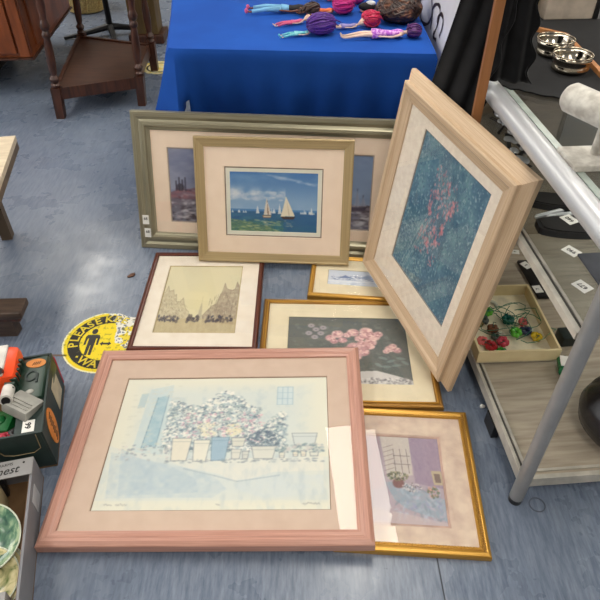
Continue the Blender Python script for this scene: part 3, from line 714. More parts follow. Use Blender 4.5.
def hair_bm(c, r, trail=None, n=26, seed=1, sr=.006, curl=0):
    rr = random.Random(seed); bm = B(); ball(bm, c, r, 16, jitter=.07, rr=rr)
    c = Vector(c)
    for k in range(n):
        a = rr.uniform(0, 6.283); q = Vector((math.cos(a)*r[0]*rr.uniform(.3, .9), math.sin(a)*r[1]*rr.uniform(.3, .95), r[2]*rr.uniform(.1, .8)))
        e = Vector(trail)*rr.uniform(.5, 1.1)+Vector((rr.uniform(-1, 1)*r[0]*.6, rr.uniform(-1, 1)*r[1]*.9, rr.uniform(-.4, .2)*r[2])) if trail else q*1.25
        m1 = q+(e-q)*.5+Vector((0, 0, r[2]*.3)); pts = [c+q*.7, c+q, c+m1, c+e]
        for p in pts: p.z = max(p.z, sr)
        tube(bm, pts, [sr, sr*1.2, sr, sr*.3], 5)
    for k in range(n):
        a = rr.uniform(.1, 6.2); j = rr.uniform(1.0, 1.07); a2 = a+rr.uniform(-.5, .5); pts = []
        for i in range(9):
            t = .25+2.6*i/8; aa = a+(a2-a)*i/8+curl*math.sin(i*2.1+k)
            p = c+Vector((-r[0]*math.cos(t)*j, r[1]*math.sin(t)*math.cos(aa)*j, r[2]*math.sin(t)*math.sin(aa)*j)); p.z = max(p.z, sr*.6); pts.append(p)
        tube(bm, pts, [sr*.45]+[sr*.75]*7+[sr*.2], 5)
    return bm
M_skins = {'pale': mat('pale_doll_plastic', (236, 200, 176), .4), 'tan': mat('tan_doll_plastic', (190, 126, 96), .4), 'brown': mat('brown_doll_plastic', (120, 66, 48), .4)}
def hairm(n, a, b): return mat(n, a, .45, rgb2=b, scale=(60, 300, 300), detail=3)
M_eye = mat('painted_eye', (30, 60, 50), .2); M_lip = mat('painted_lips', (190, 60, 90), .3)
def doll(label, loc, rz, L, skin, hairmat, hair, clothes, headk=1.0, legspread=.03, pose=0, feet=None, shoes=None):
    """lies on its back, feet at the origin, head along +x"""
    t = thing('doll', label, 'doll', loc, (0, 0, R_(rz)), 'dolls lying on the blue table'); S = L
    hr = .062*headk; z = .045*S+.001; hx = .88
    bn = [((.50*S, 0, z), .040*S, None), ((.60*S, 0, z), .034*S, 0), ((.70*S, 0, z+.004*S), .045*S, 1), ((.775*S, 0, z+.01*S), .016*S, 2), (((.79+hr*.6)*S, 0, max(hr*.95, .05)*S), hr*.86*S, 3), (((.79+hr*1.5)*S, 0, max(hr*.95, .05)*S), hr*.9*S, 4)]
    for s in (1, -1):
        k = len(bn); sp = legspread
        bn += [((.46*S, s*.032*S, z-.006*S), .032*S, 0), ((.26*S, s*(sp+.012)*S, z+.012*S*pose), .021*S, k), ((.07*S, s*sp*1.2*S, .018*S), .013*S, k+1), ((.03*S, s*sp*1.2*S, .030*S), .012*S, k+2), ((.022*S, s*sp*1.25*S, .055*S), .009*S, k+3)]
    for s in (1, -1):
        k = len(bn)
        bn += [((.715*S, s*.062*S, z), .018*S, 2), ((.60*S, s*.098*S, z-.012*S), .013*S, k), ((.49*S, s*.088*S, z-.006*S), .010*S, k+1), ((.465*S, s*.085*S, z-.006*S), .012*S, k+2), ((.44*S, s*.085*S, z-.004*S), .006*S, k+3)]
    body = skin_body(bn, t, 'body', M_skins[skin])
    hc = Vector(((.79+hr*1.05)*S, 0, max(hr*.95, .05)*S))
    bm = B()
    for s in (1, -1): ball(bm, (hc.x+.1*hr*S, s*hr*.42*S, hc.z+hr*.78*S), (hr*.13*S, hr*.2*S, hr*.14*S), 8)
    obj('eyes', bm, M_eye, body, smooth='all')
    bm = B(); ball(bm, (hc.x-.5*hr*S, 0, hc.z+hr*.74*S), (hr*.09*S, hr*.2*S, hr*.08*S), 8); obj('lips', bm, M_lip, body, smooth='all')
    (ox, oy, oz), (rx, ry, rz_), tr, n = hair
    obj('hair', hair_bm((hc.x+ox*S, oy*S, max(hc.z*.8+oz*S, rz_*S)), (rx*S, ry*S, rz_*S), [q*S for q in tr] if tr else None, n, int(L*1000)+len(label), sr=.0065 if n > 80 else .0035, curl=.35 if n > 80 else .05), hairmat, t, smooth='all')
    for nm, m, kind in clothes:
        bm = B()
        if kind == 'dress': tube(bm, [(.38*S, 0, z), (.46*S, 0, z), (.52*S, 0, z), (.60*S, 0, z), (.68*S, 0, z+.003*S), (.735*S, 0, z+.003*S)], [.072*S, .064*S, .050*S, .042*S, .056*S, .046*S], 14, flat=.78)
        if kind == 'top': tube(bm, [(.56*S, 0, z), (.60*S, 0, z), (.68*S, 0, z+.003*S), (.74*S, 0, z+.003*S)], [.048*S, .043*S, .057*S, .045*S], 14, flat=.8)
        if kind in ('jeans', 'leggings'):
            e = .10 if kind == 'jeans' else .16
            for s in (1, -1): tube(bm, [(e*S, s*legspread*1.2*S, .026*S), (.26*S, s*(legspread+.012)*S, z+.012*S*pose), (.46*S, s*.032*S, z-.006*S)], [.022*S, .027*S, .040*S], 10)
            tube(bm, [(.46*S, 0, z), (.52*S, 0, z), (.57*S, 0, z)], [.062*S, .055*S, .045*S], 12, flat=.75)
        if kind == 'shoes':
            ball(bm, (.03*S, legspread*1.22*S, .032*S), (.024*S, .02*S, .032*S), 8); b2 = B(); ball(b2, (.03*S, -legspread*1.22*S, .032*S), (.024*S, .02*S, .032*S), 8); obj(nm, b2, m, t, smooth='all')
        for v in bm.verts: v.co.z = max(v.co.z, .0005)
        obj(nm, bm, m, t, smooth='all')
    return t
M_pur = mat('purple_print_fabric', (176, 84, 196), .6, rgb2=(224, 170, 226), scale=(110, 110, 110), lo=.45, hi=.55)
M_jean = mat('pale_denim', (120, 178, 214), .8); M_blk = mat('black_fabric', (34, 32, 36), .8, rgb2=(24, 22, 26))
M_pnk = mat('pink_fabric', (222, 96, 138), .6); M_teal = mat('teal_fabric', (66, 176, 190), .5, rgb2=(150, 214, 216), scale=(90, 90, 90)); M_org = mat('orange_fabric', (240, 118, 60), .6); M_lil = mat('lilac_fabric', (150, 140, 196), .6)
H_pur = hairm('purple_doll_hair', (98, 50, 150), (64, 28, 108)); H_dpu = hairm('plum_doll_hair', (92, 36, 110), (58, 20, 74)); H_brn = hairm('brown_doll_hair', (74, 46, 34), (40, 24, 20)); H_mag = hairm('magenta_doll_hair', (212, 44, 138), (170, 26, 106)); H_red = hairm('crimson_doll_hair', (206, 40, 84), (160, 20, 60)); H_gld = hairm('blonde_doll_hair', (222, 150, 96), (180, 104, 60)); H_drk = mat('dark_curly_doll_hair', (46, 28, 24), .4, rgb2=(120, 74, 48), scale=(40, 40, 40), lo=.30, hi=.5)
TZ = .696
doll('long doll in a purple patterned minidress at the table edge, short plum hair', (.135, 2.185, TZ), 3, .305, 'pale', H_dpu, ((.015, 0, .0), (.085, .085, .07), None, 14), [('dress', M_pur, 'dress')])
doll('doll with pale blue jeans and black top, feet at the far left', (-.215, 2.50, TZ), -3, .31, 'brown', H_brn, ((.0, -.02, .0), (.09, .11, .06), (-.14, -.12, 0), 34), [('jeans', M_jean, 'jeans'), ('top', M_blk, 'top'), ('sandal', M_pnk, 'shoes')], legspread=.065)
doll('small doll with pink leggings and pale hat', (-.100, 2.315, TZ), 22, .16, 'pale', H_gld, ((.06, 0, 0), (.10, .12, .08), (.16, 0, 0), 10), [('leggings', M_pnk, 'jeans'), ('top', M_pnk, 'top')], headk=1.7, legspread=.05)
doll('small doll in teal outfit with huge purple hair', (-.075, 2.195, TZ), 17, .155, 'pale', H_pur, ((.12, -.02, .12), (.33, .26, .22), (.28, .02, 0), 44), [('outfit', M_teal, 'dress'), ('leggings', M_teal, 'jeans'), ('shoe', M_teal, 'shoes')], headk=1.5, legspread=.06)
doll('doll in orange dress with magenta hair, behind the small ones', (-.02, 2.475, TZ), 2, .20, 'tan', H_mag, ((.06, 0, .06), (.20, .22, .17), (.18, .02, 0), 44), [('dress', M_org, 'dress')], headk=1.3)
doll('small doll in lilac with crimson hair and big painted eyes', (.085, 2.275, TZ), 14, .17, 'pale', H_red, ((.14, 0, .0), (.19, .23, .16), (.14, .03, 0), 30), [('dress', M_lil, 'dress')], headk=1.9)
doll('doll almost hidden by a large mass of dark brown curls', (.235, 2.50, TZ), -35, .20, 'tan', H_drk, ((-.02, -.05, .05), (.40, .40, .20), (-.2, .22, 0), 110), [('top', M_org, 'top'), ('skirt', M_blk, 'dress')], headk=1.2)
doll('doll in pink at the back with bright pink hair', (.03, 2.66, TZ), -8, .22, 'pale', H_mag, ((.04, -.02, .0), (.16, .20, .12), (-.12, -.18, 0), 30), [('dress', M_pnk, 'dress')], headk=1.3)
t = thing('toy_shoe', 'white and black toy beside the dark curls on the table', 'toy', (.262, 2.50, TZ)); bm = B(); ball(bm, (0, 0, .018), (.036, .016, .016), 12); obj('upper', bm, M_blk, t, smooth='all'); bm = B(); ball(bm, (.012, 0, .030), (.020, .012, .010), 10); obj('white_patch', bm, M_white, t, smooth='all')

# ------------------------------------------------------------------ wooden corner stand
M_dkw = mat('dark_oak', (84, 48, 32), .35, rgb2=(48, 26, 18), scale=(60, 60, 6), detail=5)
M_dkw2 = mat('dark_oak_board', (76, 48, 34), .4, rgb2=(54, 32, 23), scale=(8, 50, 50), detail=5)
t = thing('wooden_stand', 'dark wooden stand with turned legs and low shelf left of the blue table', 'table', (0, 0, 0))
legs = [((-1.284, 3.075), (-1.225, 3.085), 1), ((-.880, 3.240), (-.835, 3.245), 1), ((-.905, 3.76), (-.90, 3.74), 0), ((-1.385, 3.93), (-1.32, 3.90), 0)]
def turned(p, q, h):
    bm = B(); p = Vector((*p, 0)); q = Vector((*q, h)); f = lambda z: p.lerp(q, z/h)
    prof = [(0, .021), (.01, .024), (.165, .023)]; 
    # square foot block
    a = f(.0); b = f(.165)
    for k, (zz, r) in enumerate(((0, .021), (.165, .024))): pass
    vs = []
    for zz, r in ((0, .021), (.165, .024)):
        c = f(zz); vs.append([bm.verts.new(c+Vector((sx*r, sy*r, 0))) for sx, sy in ((-1, -1), (1, -1), (1, 1), (-1, 1))])
    bm.faces.new(vs[0][::-1]); bm.faces.new(vs[1])
    for k in range(4): bm.faces.new((vs[0][k], vs[0][(k+1) % 4], vs[1][(k+1) % 4], vs[1][k]))
    zs = [.165, .172, .180, .190, .196, .210, .222, .228, .245, .30, .36, .41, .42, .43, .445, .455, .47, .49, .50, .56, .66, .70, h]
    rs = [.018, .024, .024, .015, .022, .025, .018, .014, .018, .022, .020, .015, .022, .022, .014, .022, .025, .018, .015, .021, .016, .022, .022]
    tube(bm, [f(z) for z in zs], rs, 16); return bm
for p, q, _ in legs: obj('leg', turned(p, q, .74), M_dkw, t, smooth=True)
shelf = [(-1.275, 3.075), (-.895, 3.225), (-.92, 3.75), (-1.385, 3.91)]
bm = B(); prism(bm, shelf, .135, .150); obj('shelf', bm, M_dkw2, t)
bm = B()
for a, b in zip(shelf, shelf[1:]+shelf[:1]):
    a, b = Vector((*a, 0)), Vector((*b, 0)); d = (b-a).normalized(); n = Vector((-d.y, d.x, 0))*.009
    prism(bm, [(a-n).xy, (b-n).xy, (b+n).xy, (a+n).xy], .100, .160)
obj('shelf_rail', bm, M_dkw, t)
bm = B(); prism(bm, [(-1.27, 3.04), (-.79, 3.20), (-.86, 3.78), (-1.36, 3.94)], .74, .765); obj('tabletop', bm, M_dkw2, t)

# orange-brown cabinet on a dark plinth
M_cab = mat('orange_brown_veneer', (142, 76, 38), .3, rgb2=(108, 54, 26), scale=(30, 30, 5), detail=5)
M_dark = mat('dark_recess_board', (44, 34, 30), .7)
t = thing('wooden_cabinet', 'orange brown wooden cabinet at the far left', 'cabinet', (-1.464, 3.344, 0), (0, 0, R_(4)))
bm = B(); box(bm, -.75, 0, .012, .95, .22, .85, .008); obj('carcass', bm, M_cab, t)
bm = B(); box(bm, -.72, -.38, .10, .70, 0, .22); obj('plinth', bm, M_dark, t)
bm = B(); box(bm, -.60, -.075, -.006, .016, .245, .80, .004); obj('door', bm, M_cab, t)
bm = B(); box(bm, -.062, -.008, -.004, .016, .225, .85, .003); obj('stile', bm, M_cab, t)
bm = B(); box(bm, -.008, .012, .10, .90, .26, .80, .004); obj('side_panel', bm, M_cab, t)
bm = B(); box(bm, -.76, .01, -.012, .96, .212, .222, .003); obj('base_moulding', bm, M_dkw, t)

# behind the stand: black star foot pedestal, olive plinth, rattan
M_bm = mat('black_iron', (34, 34, 36), .4, .5)
t = thing('pedestal_base', 'black metal pedestal foot behind the wooden stand', 'stand', (-1.33, 4.42, 0))
bm = B(); tube(bm, [(0, 0, .03), (0, 0, 1.0)], .020, 12); obj('pole', bm, M_bm, t, smooth=True)
for a in (20, 110, 200, 290):
    bm = B(); a = R_(a); tube(bm, [(0, 0, .06), (.15*math.cos(a), .15*math.sin(a), .035), (.32*math.cos(a), .32*math.sin(a), .012)], [.024, .018, .011], 8); obj('foot', bm, M_bm, t, smooth=True)
M_ol = mat('olive_brown_wood', (104, 84, 44), .5, rgb2=(78, 60, 34), scale=(40, 40, 6))
t = thing('wooden_pedestal', 'olive brown wooden pedestal behind the stand near the blue table', 'pedestal', (-1.045, 4.33, 0))
bm = B(); box(bm, -.12, .12, -.10, .10, 0, .06, .012); obj('foot', bm, M_dkw, t)
bm = B(); box(bm, -.10, .085, -.085, .085, .06, .75, .006); obj('column', bm, M_ol, t)
t = thing('chair_leg_frame', 'turned pale brown wooden leg beyond the wooden pedestal', 'chair', (-.86, 4.60, 0))
bm = B(); tube(bm, [(0, 0, 0), (0, 0, .06), (0, 0, .1), (0, 0, .2), (0, 0, .5)], [.011, .014, .024, .028, .022], 10); obj('leg', bm, mat('pale_turned_wood', (150, 100, 70), .4), t, smooth=True)
bm = B(); box(bm, -.03, .03, -.03, .03, .5, .7, .004); obj('seat_block', bm, M_dkw, t)
M_rat = mat('straw_rattan', (196, 172, 110), .6, rgb2=(150, 124, 70), scale=(90, 90, 90))
t = thing('rattan_basket', 'pale rattan basket seen over the wooden stand', 'basket', (-1.66, 5.02, .0))
bm = B(); lathe(bm, [(.12, .0), (.14, .012), (.19, .36), (.20, .37), (.185, .36), (.13, .02)], 20); obj('basket_body', bm, M_rat, t, smooth=True)
for k in range(10):
    bm = B(); a = k*.628; tube(bm, [(.142*math.cos(a), .142*math.sin(a), .02), (.196*math.cos(a+.2), .196*math.sin(a+.2), .36)], .007, 6); obj('cane', bm, M_rat, t)

# pale board at left edge, dark wooden foot at left
t = thing('low_table', 'pale scrubbed table corner poking in at left edge', 'table', (-1.041, 2.045, 0), (0, 0, R_(11)))
M_pale = mat('pale_scrubbed_wood', (216, 200, 172), .6, rgb2=(196, 178, 150), scale=(12, 50, 50)); M_edge = mat('raw_board_edge', (112, 94, 74), .7)
bm = B(); box(bm, -.60, 0, -.55, 0, .378, .400, .002); obj('tabletop', bm, M_pale, t)
bm = B(); box(bm, -.60, -.001, -.549, -.001, .350, .377); obj('edge_board', bm, M_edge, t)
for x, y in ((-.55, -.50), (-.55, -.05), (-.14, -.50), (-.14, -.05)):
    bm = B(); box(bm, x-.02, x+.02, y-.02, y+.02, 0, .35); obj('leg', bm, M_edge, t)
t = thing('wooden_stool', 'dark brown wooden stool corner at left edge above the toy box', 'stool', (-.885, 1.465, 0), (0, 0, R_(3)))
M_grb = mat('worn_dark_wood', (84, 68, 56), .5, rgb2=(60, 46, 38), scale=(10, 60, 60))
bm = B(); box(bm, -.35, 0, -.078, .0, .095, .120, .005); obj('top_board', bm, M_grb, t)
bm = B(); box(bm, -.34, -.012, -.070, -.008, .078, .095, .002); obj('rail', bm, M_dkw, t)
bm = B(); prism(bm, [(-.12, -.055), (-.05, -.055), (-.045, -.02), (-.12, -.02)], 0, .078); obj('foot', bm, M_grb, t)

# ------------------------------------------------------------------ toy box
M_gbox = mat('dark_green_printed_card', (38, 54, 50), .5, rgb2=(30, 44, 42)); M_card = mat('brown_cardboard', (128, 98, 66), .8, rgb2=(104, 76, 48), scale=(14, 14, 14)); M_orgp = mat('orange_print', (226, 140, 56), .5); M_tanl = mat('tan_print_line', (150, 130, 90), .5)
t = thing('cardboard_box', 'dark green printed cardboard box full of toys at left edge', 'box', (-.650, .915, 0), (0, 0, R_(12.7)))
bm = B(); box(bm, -.40, 0, 0, .282, .001, .006); obj('base', bm, M_card, t)
WZ = .15
for nm, a in (('side_wall', (-.006, 0, 0, .282)), ('front_wall', (-.40, -.006, 0, .006)), ('back_wall', (-.40, -.006, .276, .282)), ('side_wall', (-.406, -.400, 0, .282))):
    bm = B(); box(bm, *a, .006, WZ, .0015)
    w = obj(nm, bm, M_gbox, t)
    if nm == 'side_wall' and a[1] == 0:
        bm = B(); M = T3(.0006, .075, .078, R_(90), 0, R_(90)); q = [(.036*math.cos(k*.2618), .062*math.sin(k*.2618)) for k in range(24)]; prism(bm, q, 0, .001, M); e = obj('orange_oval', bm, M_orgp, w)
        me = text_bm('farm', .030, M @ T3(0, 0, .0014, 0, 0, R_(80)), .0002, shear=.3, bold=.0004); me.materials.append(M_ink)
        bm = B(); box(bm, 0, .0012, .17, .245, .03, .12); obj('cream_panel', bm, mat('cream_print', (196, 186, 160), .6), w)
        bm = B(); 
        for k in range(9): tube(bm, [(.0020, .062+.003*(k % 3), .032+k*.0105), (.0020, .088-.004*(k % 2), .036+k*.0105)], .0012, 5)
        obj('dark_script', bm, M_ink, w)
    if nm == 'front_wall':
        bm = B(); tube(bm, [(-.40, -.001, .118), (-.14, -.001, .118), (-.12, -.001, .100), (-.11, -.001, .082), (-.09, -.001, .075), (-.04, -.001, .075), (-.02, -.001, .09), (-.018, -.001, .145)], .0012, 5); obj('outline_print', bm, M_tanl, w)
# inner flaps of the box near the front right with a price label
bm = B(); box(bm, -.075, -.008, .010, .150, WZ-.016, WZ-.013); fl = obj('flap', bm, M_gbox, t)
bm = B(); box(bm, -.056, -.026, .018, .056, WZ-.013, WZ-.0122); lb = obj('price_label', bm, M_label, fl)
me = text_bm('66', .020, T3(-.041, .038, WZ-.0116, 0, 0, R_(90)), .0002, bold=.0006); o = bpy.data.objects.new('lettering', me); COL.objects.link(o); me.materials.append(M_ink); o.parent = lb
M_or = mat('orange_plastic', (244, 84, 36), .3, rgb2=(236, 74, 28)); M_wp = mat('white_plastic', (226, 222, 214), .35); M_gp = mat('dark_green_plastic', (44, 66, 54), .35, rgb2=(36, 56, 46)); M_bp = mat('black_plastic', (22, 22, 24), .4); M_sp = mat('silver_grey_plastic', (176, 174, 166), .35, .2); M_rp = mat('crimson_plastic', (186, 34, 60), .35); M_gr = mat('bright_green_plastic', (20, 110, 52), .4); M_yl = mat('yellow_plastic', (206, 176, 52), .4)
G = 'toys heaped in the green box'
t = thing('toy_vehicle', 'rounded orange and white plastic toy with black wheel holes', 'toy', (-.806, 1.125, .06), (0, 0, R_(12)), G)
bm = B(); box(bm, -.07, .028, -.062, .066, .02, .125, .026); obj('orange_shell', bm, M_or, t, smooth=True)
bm = B(); box(bm, -.030, -.002, -.055, .060, .122, .131, .004); obj('white_stripe', bm, M_wp, t)
bm = B(); tube(bm, [(-.012, -.040, .125), (-.012, -.048, .140)], .012, 14); obj('nozzle', bm, M_bp, t, smooth=True)
t = thing('toy_tube', 'white plastic toy tube with dark open end in the green box', 'toy', (-.752, 1.000, .158), (0, 0, R_(20)), G)
bm = B(); tube(bm, [(-.01, .055, .0), (-.012, -.002, .018)], .016, 16); obj('tube', bm, M_wp, t, smooth=True)
bm = B(); tube(bm, [(-.012, -.002, .018), (-.012, -.005, .019)], .011, 16); obj('opening', bm, M_bp, t)
t = thing('toy_case', 'dark green plastic case with orange leaf badge in the green box', 'toy', (-.725, 1.112, .095), (R_(6), R_(-10), R_(8)), G)
bm = B(); box(bm, -.042, .034, -.080, .062, 0, .060, .010); obj('case_body', bm, M_gp, t, smooth=True)
bm = B(); q = [(.026*math.cos(k*.2618)*(1 if math.cos(k*.2618) > 0 else 1.25), .015*math.sin(k*.2618)) for k in range(24)]; prism(bm, q, 0, .0015, T3(.006, .036, .0602, 0, 0, R_(-10))); lf = obj('leaf_badge', bm, M_orgp, t)
bm = B(); [tube(bm, [(-.006+k*.006, .030, .0622), (.0+k*.006, .040, .0622)], .0009, 5) for k in range(4)]; obj('badge_script', bm, M_ink, lf)
bm = B(); lathe(bm, [(.013, .060), (.013, .063), (.018, .063), (.018, .060)], 20, T3(-.004, -.005, 0), True); box(bm, .010, .016, -.03, -.002, .060, .063); obj('moulded_ring', bm, M_gbox, t)
bm = B(); ball(bm, (-.002, -.058, .061), (.012, .008, .004), 12); obj('silver_stud', bm, M_sp, t, smooth='all')
t = thing('toy_rack', 'dark green ribbed plastic toy beside the orange one', 'toy', (-.782, 1.090, .09), (0, 0, R_(6)), G)
bm = B(); box(bm, -.010, .010, -.075, .060, 0, .070, .003)
for k in range(8): box(bm, -.014, .014, -.070+k*.017, -.061+k*.017, .05, .080, .002)
obj('ribbed_body', bm, M_gp, t)
t = thing('toy_building', 'silver grey plastic toy roof in the green box', 'toy', (-.722, 1.000, .128), (R_(-16), R_(6), R_(-24)), G)
bm = B(); box(bm, -.050, .030, -.040, .028, .0, .030, .005); obj('roof_body', bm, M_sp, t, smooth=True)
bm = B()
for k in range(3): box(bm, -.045, .022, -.030+k*.011, -.026+k*.011, .030, .033)
obj('ridges', bm, M_sp, t)
for i, (nm, m, x, y, z, r, lbl) in enumerate([('toy_block', M_gr, -.800, .985, .05, (.035, .035, .05), 'bright green plastic toy by the silver roof'), ('toy_block', M_rp, -.772, .935, .050, (.022, .018, .045), 'crimson plastic toy near the front wall of the green box'), ('toy_block', M_yl, -.742, .922, .050, (.013, .011, .042), 'yellow plastic toy near the price label'),
        ('toy_block', M_bp, -.748, .948, .05, (.012, .016, .048), 'black plastic toy beside the yellow one'), ('toy_block', M_rp, -.742, 1.165, .06, (.045, .013, .055), 'crimson toy along the back wall of the green box')]):
    t = thing(nm, lbl, 'toy', (x, y, .006), (0, 0, .3*i), G)
    bm = B(); box(bm, -r[0], r[0], -r[1], r[1], 0, z+r[2], min(r[:2])*.45); obj('body', bm, m, t, smooth=True)
    bm = B(); ball(bm, (0, 0, z+r[2]), (r[0]*.5, r[1]*.5, .008), 10); obj('knob', bm, m, t, smooth='all')
bm = B()
for k in range(12):
    x = -.712+rng.uniform(-.014, .014); y = .957+rng.uniform(-.01, .014); ball(bm, (x, y, .118+rng.uniform(0, .006)), .0045, 6)
o = obj('bead_cluster', bm, mat('assorted_bright_beads', (130, 170, 70), .4, rgb2=(200, 210, 200), scale=(180, 180, 180)), smooth='all'); tag(o, 'small pale and green beads below the silver toy roof', 'beads', G, 'stuff')

# ------------------------------------------------------------------ grey fruit tray with plates
M_grc = mat('grey_printed_card', (150, 148, 146), .6, rgb2=(138, 136, 136), scale=(10, 10, 10)); M_grc2 = mat('grey_card_side', (126, 126, 130), .6, rgb2=(114, 114, 120), scale=(10, 10, 10))
t = thing('cardboard_tray', 'grey cardboard tray of plates at bottom left with printed rim', 'box', (-.676, .879, 0), (0, 0, R_(13.5)))
bm = B(); box(bm, -.42, 0, -.62, 0, .001, .006); obj('base', bm, M_card, t)
HZ = .092
bm = B(); box(bm, -.006, 0, -.62, 0, .006, HZ); sw = obj('side_wall', bm, M_grc2, t)
bm = B(); box(bm, -.0085, -.0062, -.62, -.006, .006, HZ-.004); obj('brown_lining', bm, M_card, sw)
bm = B(); prism(bm, [(0, 0), (.0012, 0), (.0012, .05), (0, .05)], 0, .05, T3(0, -.115, .022)); obj('white_sticker', bm, mat('pale_grey_print', (176, 178, 182), .6), sw)
bm = B(); box(bm, -.42, -.006, -.006, 0, .006, HZ); obj('back_wall', bm, M_grc2, t)
bm = B(); box(bm, -.42, -.0, -.050, 0.001, HZ, HZ+.004, .0015); lid = obj('rim_flap', bm, M_grc, t)
bm = B(); bm.from_mesh(text_bm('nest', .031, T3(-.060, -.030, HZ+.0046, 0, 0, R_(3)), .0003, shear=.35, bold=.0002)); bm.from_mesh(text_bm('FARMS', .011, T3(-.064, -.012, HZ+.0046, 0, 0, R_(3)), .0003)); prism(bm, [(.003*math.cos(k*.7), .003*math.sin(k*.7)) for k in range(9)], HZ+.0042, HZ+.0048, T3(-.022, -.012, 0)); obj('rim_print', bm, M_ink, lid)
bm = B(); box(bm, -.42, 0, -.62, -.614, .006, HZ); obj('front_wall', bm, M_grc2, t)
bm = B(); box(bm, -.426, -.420, -.62, 0, .006, HZ); obj('side_wall', bm, M_grc2, t)
bm = B(); box(bm, -.084, -.080, -.17, -.052, .006, HZ-.012); obj('divider', bm, mat('pale_card_divider', (176, 160, 124), .8), t)
# dark things in the tray behind the plates
for i, (x, y, a) in enumerate([(-.790, .810, 10), (-.795, .780, -12)]):
    t = thing('wrapped_cutlery', ['dark wrapped bundle at back of the grey tray', 'dark wrapped bundle nearest the green plate'][i], 'bundle', (x, y, .006), (0, 0, R_(a+14)), 'bundles in the grey tray')
    bm = B(); box(bm, -.06, .05, -.012, .012, 0, .065, .008); obj('wrap', bm, M_bp, t, smooth=True)
    bm = B(); tube(bm, [(-.05, -.008, .068), (.045, .004, .070)], .005, 8); obj('silver_edge', bm, M_sp, t, smooth=True)
def marbled(name, a, b_, c_):
    m, nt, b = nodes(name); N = nt.nodes.new; L = nt.links.new; tc = N('ShaderNodeTexCoord'); n = N('ShaderNodeTexNoise'); n.inputs['Scale'].default_value = 22; n.inputs['Detail'].default_value = 3; n.inputs['Distortion'].default_value = 1.6
    r = N('ShaderNodeValToRGB'); r.color_ramp.elements[0].color = (*lin(a), 1); r.color_ramp.elements[1].color = (*lin(c_), 1); r.color_ramp.elements[0].position = .35; r.color_ramp.elements[1].position = .68; e = r.color_ramp.elements.new(.52); e.color = (*lin(b_), 1)
    L(tc.outputs['Object'], n.inputs[0]); L(n.outputs[0], r.inputs[0]); L(r.outputs[0], b.inputs['Base Color']); b.inputs['Roughness'].default_value = .15; return m
M_mar = marbled('green_marbled_glaze', (52, 86, 74), (96, 130, 104), (168, 186, 150)); M_crm = marbled('cream_leaf_glaze', (96, 112, 60), (206, 196, 150), (222, 214, 176))
M_rim = mat('pale_glazed_rim', (206, 212, 192), .2)
def plate(label, loc, rot, r, m, deep=.018, group='plates in the grey tray'):
    t = thing('plate', label, 'plate', loc, [R_(a) for a in rot], group)
    bm = B(); lathe(bm, [(r*.45, 0), (r*.5, .002), (r*.95, deep), (r*.975, deep+.001), (r*.93, deep+.002), (r*.6, .006), (0.0001, .005)], 40); obj('plate_body', bm, m, t, smooth='all')
    bm = B(); lathe(bm, [(r*.95, deep), (r*.965, deep+.003), (r, deep+.003), (r, deep)], 40, None, True); obj('rim', bm, M_rim, t, smooth='all')
    return t
plate('green marbled bowl on top of the plates in the grey tray', (-.731, .668, .062), (8, 12, 0), .084, M_mar, .028)
plate('cream plate with green leaf pattern, uppermost below the marbled bowl', (-.702, .590, .040), (10, 12, 0), .072, M_crm)
plate('cream leaf plate in the middle of the stack', (-.702, .596, .024), (8, 9, 20), .078, M_crm)
plate('cream leaf plate lowest in the stack, lying nearest the tray wall', (-.704, .604, .008), (2, 4, 50), .080, M_crm)
t = thing('small_box', 'small white cardboard box at the bottom left corner', 'box', (-.662, .500, .006), (0, 0, R_(13.5)))
bm = B(); box(bm, -.05, .048, -.04, .036, 0, .090, .002); obj('carton', bm, M_grc, t)
bm = B(); box(bm, -.045, .030, -.035, .026, .090, .091); obj('white_lid_print', bm, M_label, t)

# ------------------------------------------------------------------ glass display cabinet
M_alu = mat('brushed_aluminium', (206, 208, 210), .36, .45, rgb2=(198, 200, 203), scale=(200, 4, 200)); M_alu2 = mat('grey_powder_coated_post', (152, 152, 152), .38, .35, rgb2=(144, 144, 144)); M_tgl = glassmat('counter_glass', (251, 253, 252), 1.45, .02, .01)
M_mgl = glassmat('shelf_glass', (250, 252, 249), 1.45, .06, .01)
M_ged = mat('green_glass_edge', (176, 188, 180), .2); M_lam = mat('pale_oak_laminate', (176, 164, 146), .5, rgb2=(146, 134, 118), scale=(6, 70, 6), detail=5)
M_tr = mat('aluminium_track', (204, 198, 186), .35, .25); M_chn = mat('dark_channel', (78, 74, 70), .5)
CY = R_(4.65); CO = Vector((.550, .814, 0))
def cab(x, y, z=0):
    return (CO.x+x*math.cos(CY)-y*math.sin(CY), CO.y+x*math.sin(CY)+y*math.cos(CY), z)
t = thing('display_cabinet', 'glass display counter with grey tube frame at the right', 'cabinet', CO, (0, 0, CY)); CAB = t
CW, CL, CH = .70, 1.04, .784
for i, (x, y) in enumerate(((0, 0), (CW, 0), (CW, CL), (0, CL))):
    bm = B(); tube(bm, [(x, y, .018), (x, y, CH)], .0175, 24); p = obj('post', bm, M_alu2, t, smooth=True)
    bm = B(); tube(bm, [(x, y, 0), (x, y, .020)], .0165, 20); obj('rubber_foot', bm, M_bp, p, smooth=True)
for a, b in (((0, -.02), (0, CL+.02)), ((CW, -.02), (CW, CL+.02)), ((0, 0), (CW, 0)), ((0, CL), (CW, CL))):
    bm = B(); r = .025 if a[0] == b[0] else .018; tube(bm, [(a[0], a[1], CH), (b[0], b[1], CH)], r, 24); obj('rail', bm, M_alu, t, smooth=True)
bm = B(); box(bm, .026, CW-.026, .02, CL-.02, CH+.006, CH+.012); obj('glass_top', bm, M_tgl, t)
bm = B(); box(bm, .024, .040, .02, CL-.02, CH+.0122, CH+.014); obj('glass_edge_strip', bm, M_ged, t)
